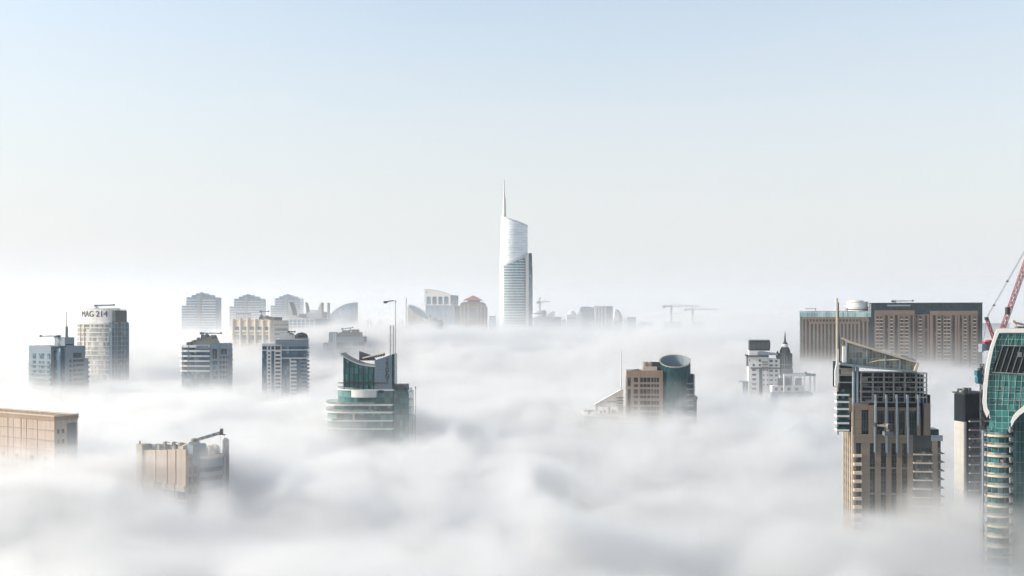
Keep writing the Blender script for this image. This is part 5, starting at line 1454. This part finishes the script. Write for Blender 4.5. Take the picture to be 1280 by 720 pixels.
    b.part('crown_rafter', ed, 'cream')  # cream carries the bright sunlight along the rafter in its colour
    b.part('crown_soffit', MB().plate([A(1049, 456.4), A(1049, 453.2), A(1076, 456.4), A(1144.6, 463), A(1144, 465), A(1075, 459.4)], -.4, 3), 'pgrey')
    b.part('crown_end', MB().plate([A(1141.5, 463.2), A(1144.8, 464.4), A(1148, 454), A(1145.4, 451.6)], -.2, 2.8), 'cream')
    for p, q0, q1 in ((1058.5, 453.5, 424.5), (1083.5, 457.5, 432.5), (1106.5, 459.6, 439.6), (1124.6, 461.6, 445)):
        b.part('crown_rib', MB().plate([A(p - .9, q0), A(p + .9, q0), A(p + .9, q1 + .6), A(p - .9, q1)], .5, 1.8), 'pgrey')
    b.part('crown_strut', MB().bar((A(1098, 0)[0], .7, A(0, 450.4)[1]), (A(1124, 0)[0], .7, A(0, 449.2)[1]), .35).bar((A(1084, 0)[0], .7, A(0, 453.6)[1]), (A(1098, 0)[0], .7, A(0, 450.4)[1]), .22), 'cream')
    st = MB()
    for i in range(12):
        p = 1126 + i * 1.6; q = 445.6 + i * .5
        st.box(A(p, 0)[0] - .12, A(p, 0)[0] + .12, .4, .8, A(0, q)[1], A(0, q)[1] + .5 + .3 * (i % 2))
    b.part('crown_stud', st, 'pgrey')
    b.part('left_upstand', MB().box(A(1053, 0)[0], A(1057.3, 0)[0], -.3, 1.2, A(0, 453)[1], A(0, 433)[1]), 'plain')
    b.part('rear_roof', MB().plate([A(1060, 456), A(1140, 462), A(1136, 452), A(1060, 430)], 12, 13), 'grey')
    for p, q in ((1070, 434), (1092, 440), (1115, 446.5), (1134, 452)): b.part('crown_purlin', MB().bar((A(p, 0)[0], 1.8, A(0, q)[1]), (A(p, 0)[0], 12, A(0, q + 1.2)[1]), .3), 'steel')
    # ---------------- the fin mast
    m = lambda p, q: (X(p, 3.4), z(q, 0, 3.4))
    b.part('fin_mast', MB().plate([m(1045.4, 372.5), m(1045.4, 492), m(1047.6, 492), m(1047.6, 415), m(1047.4, 372.5)], 3.2, 4.0), 'cream')
    b.part('mast_edge', MB().plate([m(1047.7, 378), m(1047.7, 452), m(1050.8, 452), m(1050.4, 424), m(1049.2, 416), m(1048.8, 378)], 3.4, 4.6), 'grey')
    b.part('mast_foot', MB().plate([m(1043.6, 463), m(1043.6, 483), m(1046.6, 484), m(1048.4, 476), m(1048.4, 436), m(1046.6, 436), m(1045.2, 455)], 2.9, 4.2), 'plain')
crown_tower()
c = roof_crane('stubby jointed window cleaning arm on a ledge halfway down the warm grey tower', 1110, 394, 543.2, 1112, 1093.5, 533.2, 531.4, m='cream', thick=.5)

def dark_tower():
    b = Thing('apartment_tower', 'dark tower with one pale tiled flank strip, directly left of the green glass tower', 'tower', 1206, 440, 8)
    X, z = b.x, b.z
    y1 = b.y(1193)
    xr = X(1236)
    b.box('wall', 'darkgrey', 0, xr, 0, y1, 0, z(492.5))
    b.box('dark_front', 'dark', .0, xr, -.25, -.02, 0, z(493.5))
    b.part('tiled_flank', MB().box(-.3, -.02, .2, y1 - .2, 0, z(526.5, 0, y1 / 2)), 'tile')
    b.part('tiled_return', MB().box(-.3, X(1207.2), -.45, -.27, 0, z(527)), 'tile')
    b.part('flank_top', MB().box(-.25, -.02, .2, y1 - .2, z(526.5, 0, y1 / 2), z(494)), 'dark')
    for k in range(13):
        zz = z(526 + 10.8 * k)
        b.part('balcony', MB().box(X(1210), xr, -1.5, -.3, zz - .4, zz + .12), 'concrete')
        b.part('balcony_rail', MB().box(X(1210.3), xr, -1.46, -1.36, zz + .12, zz + 1.0), 'darkgrey')
        b.part('floor_glazing', MB().box(X(1210.5), xr, -.42, -.3, zz - 2.6, zz - .5), 'glass')
        b.part('post', MB().box(X(1224.5), X(1225.5), -1.3, -.9, zz - 2.7, zz - .42), 'grey')
    b.part('roof_slab', MB().box(-.7, xr, -.9, y1 + .5, z(492.5), z(491)), 'darkgrey')
    rnd = random.Random(5)
    for k in range(9):
        p = 1207 + rnd.random() * 20; y = 1 + rnd.random() * 6
        b.part('roof_unit', MB().box(X(p) - .6, X(p) + .5, y, y + 1.5, z(491), z(491) + .4 + rnd.random() * 1.5), rnd.choice(('grey', 'concrete', 'dsteel')))
    b.part('roof_railing', MB().bar((-.6, -.7, z(489)), (xr, -.7, z(489)), .1).bar((-.6, -.7, z(491)), (-.6, -.7, z(487)), .14).bar((X(1202), 3, z(491)), (X(1202), 3, z(486)), .14), 'dsteel')
dark_tower()

def green_curved_tower():
    b = Thing('glass_tower', 'green glass tower with white curved rim and round balconies, cut by the right edge', 'tower', 1262, 350, -21)
    X, z = b.x, b.z
    P = lambda p, q: (X(p), z(q))
    xR = X(1318)
    # leaning glass shield inside a white rim
    outer = [P(1246.5, 411), P(1242.6, 420), P(1238, 434), P(1234, 452), P(1231, 470), P(1229.2, 488), P(1228.4, 504), P(1229.8, 514), P(1233.5, 523)]
    inner = [P(1249, 416), P(1245.6, 424), P(1241.4, 437), P(1238, 454), P(1235.4, 471), P(1233.8, 488), P(1233.2, 503), P(1234.4, 511), P(1237, 516)]
    gl = [P(1249, 416)] + inner[1:] + [P(1240, 527), P(1246, 538), P(1252, 543), P(1258, 541), P(1266, 526), P(1280, 514), (X(1300), z(498)), (xR, z(494)), (xR, z(416))]
    b.part('glass_shield', MB().plate(gl, .35, 12), 'tealgrid')
    rim = MB()
    n = len(outer)
    for i in range(n - 1):
        rim.plate([outer[i], outer[i + 1], inner[i + 1], inner[i]], -.5, 2 - .02 * i)
    b.part('white_rim', rim, 'plain', label='white rim curving down the left side')
    b.part('white_rim', MB().plate([P(1246.5, 411), P(1249, 416), (xR, z(415.2)), (xR, z(410))], -.5, 2.2), 'plain', label='white rim along the top')
    low = [P(1264.2, 533.5), P(1268, 526), P(1274, 519), P(1281, 513.5), (X(1300), z(501)), (X(1300), z(494)), P(1281, 506), P(1273, 512.5), P(1267, 519), P(1263.4, 527)]
    b.part('white_rim', MB().plate(low, -.5, 8), 'plain', label='white rim sweeping up to the right')
    # louvred opening: near-black sheet painting in its shade, with steel ribs
    dk = [P(1240, 465.5), P(1242.5, 456), P(1252, 432), (xR, z(433)), (xR, z(468))]
    b.part('opening_shade', MB().plate(dk, .1, .33), 'dark')
    rb = MB()
    for k in range(9):
        p = 1252 + k * 7.4
        rb.bar((X(p - 9), .0, z(466)), (X(p + 1.5), .0, z(433)), .22)
    b.part('opening_rib', rb, 'dsteel')
    b.part('opening_beam', MB().bar((X(1252), -.1, z(432)), (xR, -.1, z(433)), .3).bar((X(1240), -.1, z(466)), (xR, -.1, z(468.4)), .3), 'rail')
    b.part('opening_unit', MB().box(X(1272), X(1277), -.25, .05, z(446), z(440)), 'steel')
    ml = MB()
    for k in range(10):
        p = 1250 + k * 7.4
        ml.bar((X(p - 2), .25, z(432)), (X(p + 3.5), .25, z(416.2)), .13)
    b.part('glazing_bar', ml, 'rail'); ml = MB()
    for k in range(12):
        p = 1240 + k * 7.2
        ml.bar((X(p + 2), .25, z(467)), (X(p - 2 if p - 2 > 1236 else 1236), .25, z(512)), .13)
    b.part('glazing_bar', ml, 'rail')
    for q in (489, 502): b.part('glazing_transom', MB().bar((X(1235), .2, z(q)), (xR, .2, z(q - 3)), .16), 'rail')
    # drum of curved balconies below
    cx, r = X(1249), X(1266.5) - X(1249)
    cyy = 6.4
    b.part('drum', MB().lathe([(r - .75, 0), (r - .75, z(543))], cx, cyy, 40), 'teal', smooth=True)
    b.part('neck', MB().lathe([(r - .9, z(545)), (r - 1.6, z(527))], cx, cyy, 40), 'teal', smooth=True)
    rnd = random.Random(21)
    for k in range(14):
        zz = z(546 + 12.75 * k)
        b.part('balcony', MB().prism(arc(cx, cyy, r + .35, r + .35, 170, 370, 30), zz - .45, zz + .22), 'cream', smooth=True)
        b.part('balcony_rail', MB().prism(arc(cx, cyy, r + .22, r + .22, 172, 368, 30) + arc(cx, cyy, r + .16, r + .16, 368, 172, 30), zz + .22, zz + 1.05), 'rail', smooth=True)
        fu = MB()
        for j in range(6):
            t = R(205 + rnd.random() * 130); x, y = cx + (r - .45) * math.cos(t), cyy + (r - .45) * math.sin(t)
            h = .4 + rnd.random() * 1.1; fu.box(x - .14, x + .14, y - .14, y + .14, zz + .22, zz + .22 + h)
        b.part('balcony_furniture', fu, 'darkgrey')
        for t in (196, 232, 268, 304, 340):
            x, y = cx + (r - .7) * math.cos(R(t)), cyy + (r - .7) * math.sin(R(t))
            b.part('glazing_post', MB().box(x - .1, x + .1, y - .1, y + .1, zz + .22, zz + 2.75), 'pgrey')
    b.part('balcony_door', MB().box(X(1251), X(1254.8), cyy - r + .45, cyy - r + .6, z(584.8) + .2, z(584.8) + 2.2), 'tan')
    b.part('left_column', MB().tube((X(1229.4), 3.6, 0), (X(1229.4), 3.6, z(540)), .42, n=10), 'pgrey', smooth=True)
    b.box('right_wing', 'darkteal', X(1266.8), xR, 1.5, 16, 0, z(494))
    for k in range(14): b.part('transom', MB().box(X(1266.9), xR, 1.3, 1.52, z(527 + 12.75 * k) - .12, z(527 + 12.75 * k) + .12), 'dsteel')
    for p in (1270, 1275.5, 1281): b.part('mullion', MB().box(X(p) - .09, X(p) + .09, 1.25, 1.52, 0, z(520)), 'dsteel')
    b.part('roof', MB().box(X(1250), xR, 1, 12.5, z(411.4), z(410.6)), 'roof')
green_curved_tower()

def blue_hoist():
    t = Thing('hoist_cabin', 'teal blue stacked hoist cabins on a dark mast at left edge of green glass tower', 'hoist', 1226, 375, 0)
    X, z = t.x, t.z
    t.part('mast', MB().truss((X(1227.6), 0, 60), (X(1227.6), 0, z(455)), 1.0, 1.3, .16), 'dsteel')
    t.part('cabin', MB().box(X(1219.6), X(1226), -1.2, 1.2, z(469.8), z(463)), 'blue')
    t.part('cabin', MB().box(X(1220.4), X(1226.2), -1.2, 1.2, z(478.5), z(471)), 'blue')
    t.part('cabin_frame', MB().box(X(1223), X(1228), -1.35, 1.35, z(471), z(469.8)).box(X(1223.5), X(1227), -1, 1, z(463), z(460)).box(X(1222), X(1226.6), -1.3, 1.3, z(479.6), z(478.5)), 'dsteel')
blue_hoist()

def luffing_crane():
    t = Thing('tower_crane', 'red luffing tower crane with lattice jib rising behind the green glass tower', 'crane', 1247, 420, 0)
    X, z = t.x, t.z
    p = lambda a, q, y=0: (X(a), y, z(q))
    t.part('mast', MB().truss((X(1251), 0, 60), (X(1251), 0, z(433)), 2.0, 2.2, .28), 'red')
    t.part('jib', MB().truss(p(1253, 412), p(1300, 278), 1.4, 1.5, .17), 'red')
    t.part('jib_cladding', MB().box(X(1257.5), X(1261.5), -.9, .9, z(393), z(384)), 'dsteel')
    t.part('mast_head', MB().truss(p(1242.5, 424), p(1233.2, 397.5), .9, 1.0, .16), 'red')
    t.part('head_sheave', MB().box(X(1231.5), X(1235), -.6, .6, z(400), z(396.4)), 'dsteel')
    t.part('platform', MB().box(X(1229), X(1256), -1.5, 1.5, z(429.8), z(427)), 'red')
    t.part('counterweight', MB().box(X(1226), X(1231), -1.6, 1.6, z(438.4), z(429.8)).box(X(1225.2), X(1227.4), -1.7, 1.7, z(440), z(430)), 'pgrey')
    t.part('machinery_house', MB().box(X(1231.1), X(1242), -1.4, 1.4, z(438), z(429.9)), 'grey')
    t.part('winch', MB().tube((X(1236), -1.7, z(427)), (X(1236), 1.7, z(427)), .7, n=12), 'red')
    t.part('cab', MB().box(X(1247), X(1253), -2.6, -1.5, z(433.5), z(425)), 'plain')
    t.part('cable', MB().tube(p(1233.6, 397, -.5), p(1296, 287, -.5), .06).tube(p(1233.6, 397, .5), p(1296, 287, .5), .06).tube(p(1233.6, 397), p(1229, 428), .05), 'dsteel')
    t.part('pulley', MB().box(X(1242.5) - .25, X(1242.5) + .25, -.6, .6, z(381.6) - .3, z(381.6) + .3).box(X(1259.3) - .25, X(1259.3) + .25, -.6, .6, z(351.5) - .3, z(351.5) + .3), 'dsteel')
luffing_crane()
def roof_davit():
    t = Thing('roof_crane', 'pale bent window cleaning arm on top of the green glass tower at right edge', 'roof crane', 1272, 356, 0, 'window cleaning cranes on the roofs')
    z0 = t.z(410.6); t.o.location.z = z0; t.z0 = z0
    X, z = t.x, t.z
    t.part('base', MB().box(X(1270), X(1280), -1, 1, 0, .7), 'grey')
    t.part('kingpost', MB().tube((X(1270.5), 0, .6), (X(1267.5), 0, z(401)), .3, n=8), 'cream')
    t.part('arm', MB().bar((X(1267), 0, z(403)), (X(1284), 0, z(406.5)), .55), 'cream')
    t.part('head', MB().box(X(1265), X(1268.4), -.5, .5, z(402.4), z(400.4)), 'cream')
roof_davit()
def far_right():
    b = Thing('office_building', 'dim dark flat rooftop far behind, between the brown hotel and the red crane', 'building', 1236, 1500, 0)
    b.box('wall', 'blueglass', b.x(1222), b.x(1262), 0, 24, 0, b.z(405.5))
    b.part('roof_slab', MB().box(b.x(1221), b.x(1263), -.6, 24.6, b.z(405.5), b.z(404.2)), 'darkgrey')
far_right()

# ================================================================== ground, fog and air
def ground():
    me = bpy.data.meshes.new('ground')
    S = 16500
    me.from_pydata([(-S, -S, 0), (S, -S, 0), (S, S, 0), (-S, S, 0)], [], [(0, 1, 2, 3)])
    o = bpy.data.objects.new('ground', me); col.objects.link(o)
    me.materials.append(wall_mat('sandy_ground', (0.30, 0.26, 0.20)))
    tag(o, kind='structure')
ground()
core = build_fog()
vm = volume_mat('fog_veil', 0.10, (0.93, 0.94, 0.945, 1), 0.4)
fog_volume(core, (-430, 150, 40), (430, 800, 125), (287, 217, 38), vm, 'soft rolling top of the near fog around the tall towers', 0, 26, 0.05)
fog_volume(core, (-1200, 800, 50), (1200, 2600, 236), (300, 225, 44), vm, 'soft rolling top of the far fog', 0, 36, 0.035, 0.0075, 9.0, 58.0)
hz = MB().box(-6000, 6000, -900, 12500, -1, 400).build('haze', volume_mat('haze_air', 0.00006, (0.84, 0.93, 1, 1), 0.3, ''))
tag(hz, 'pale morning haze in the air over the city', 'haze', kind='stuff')
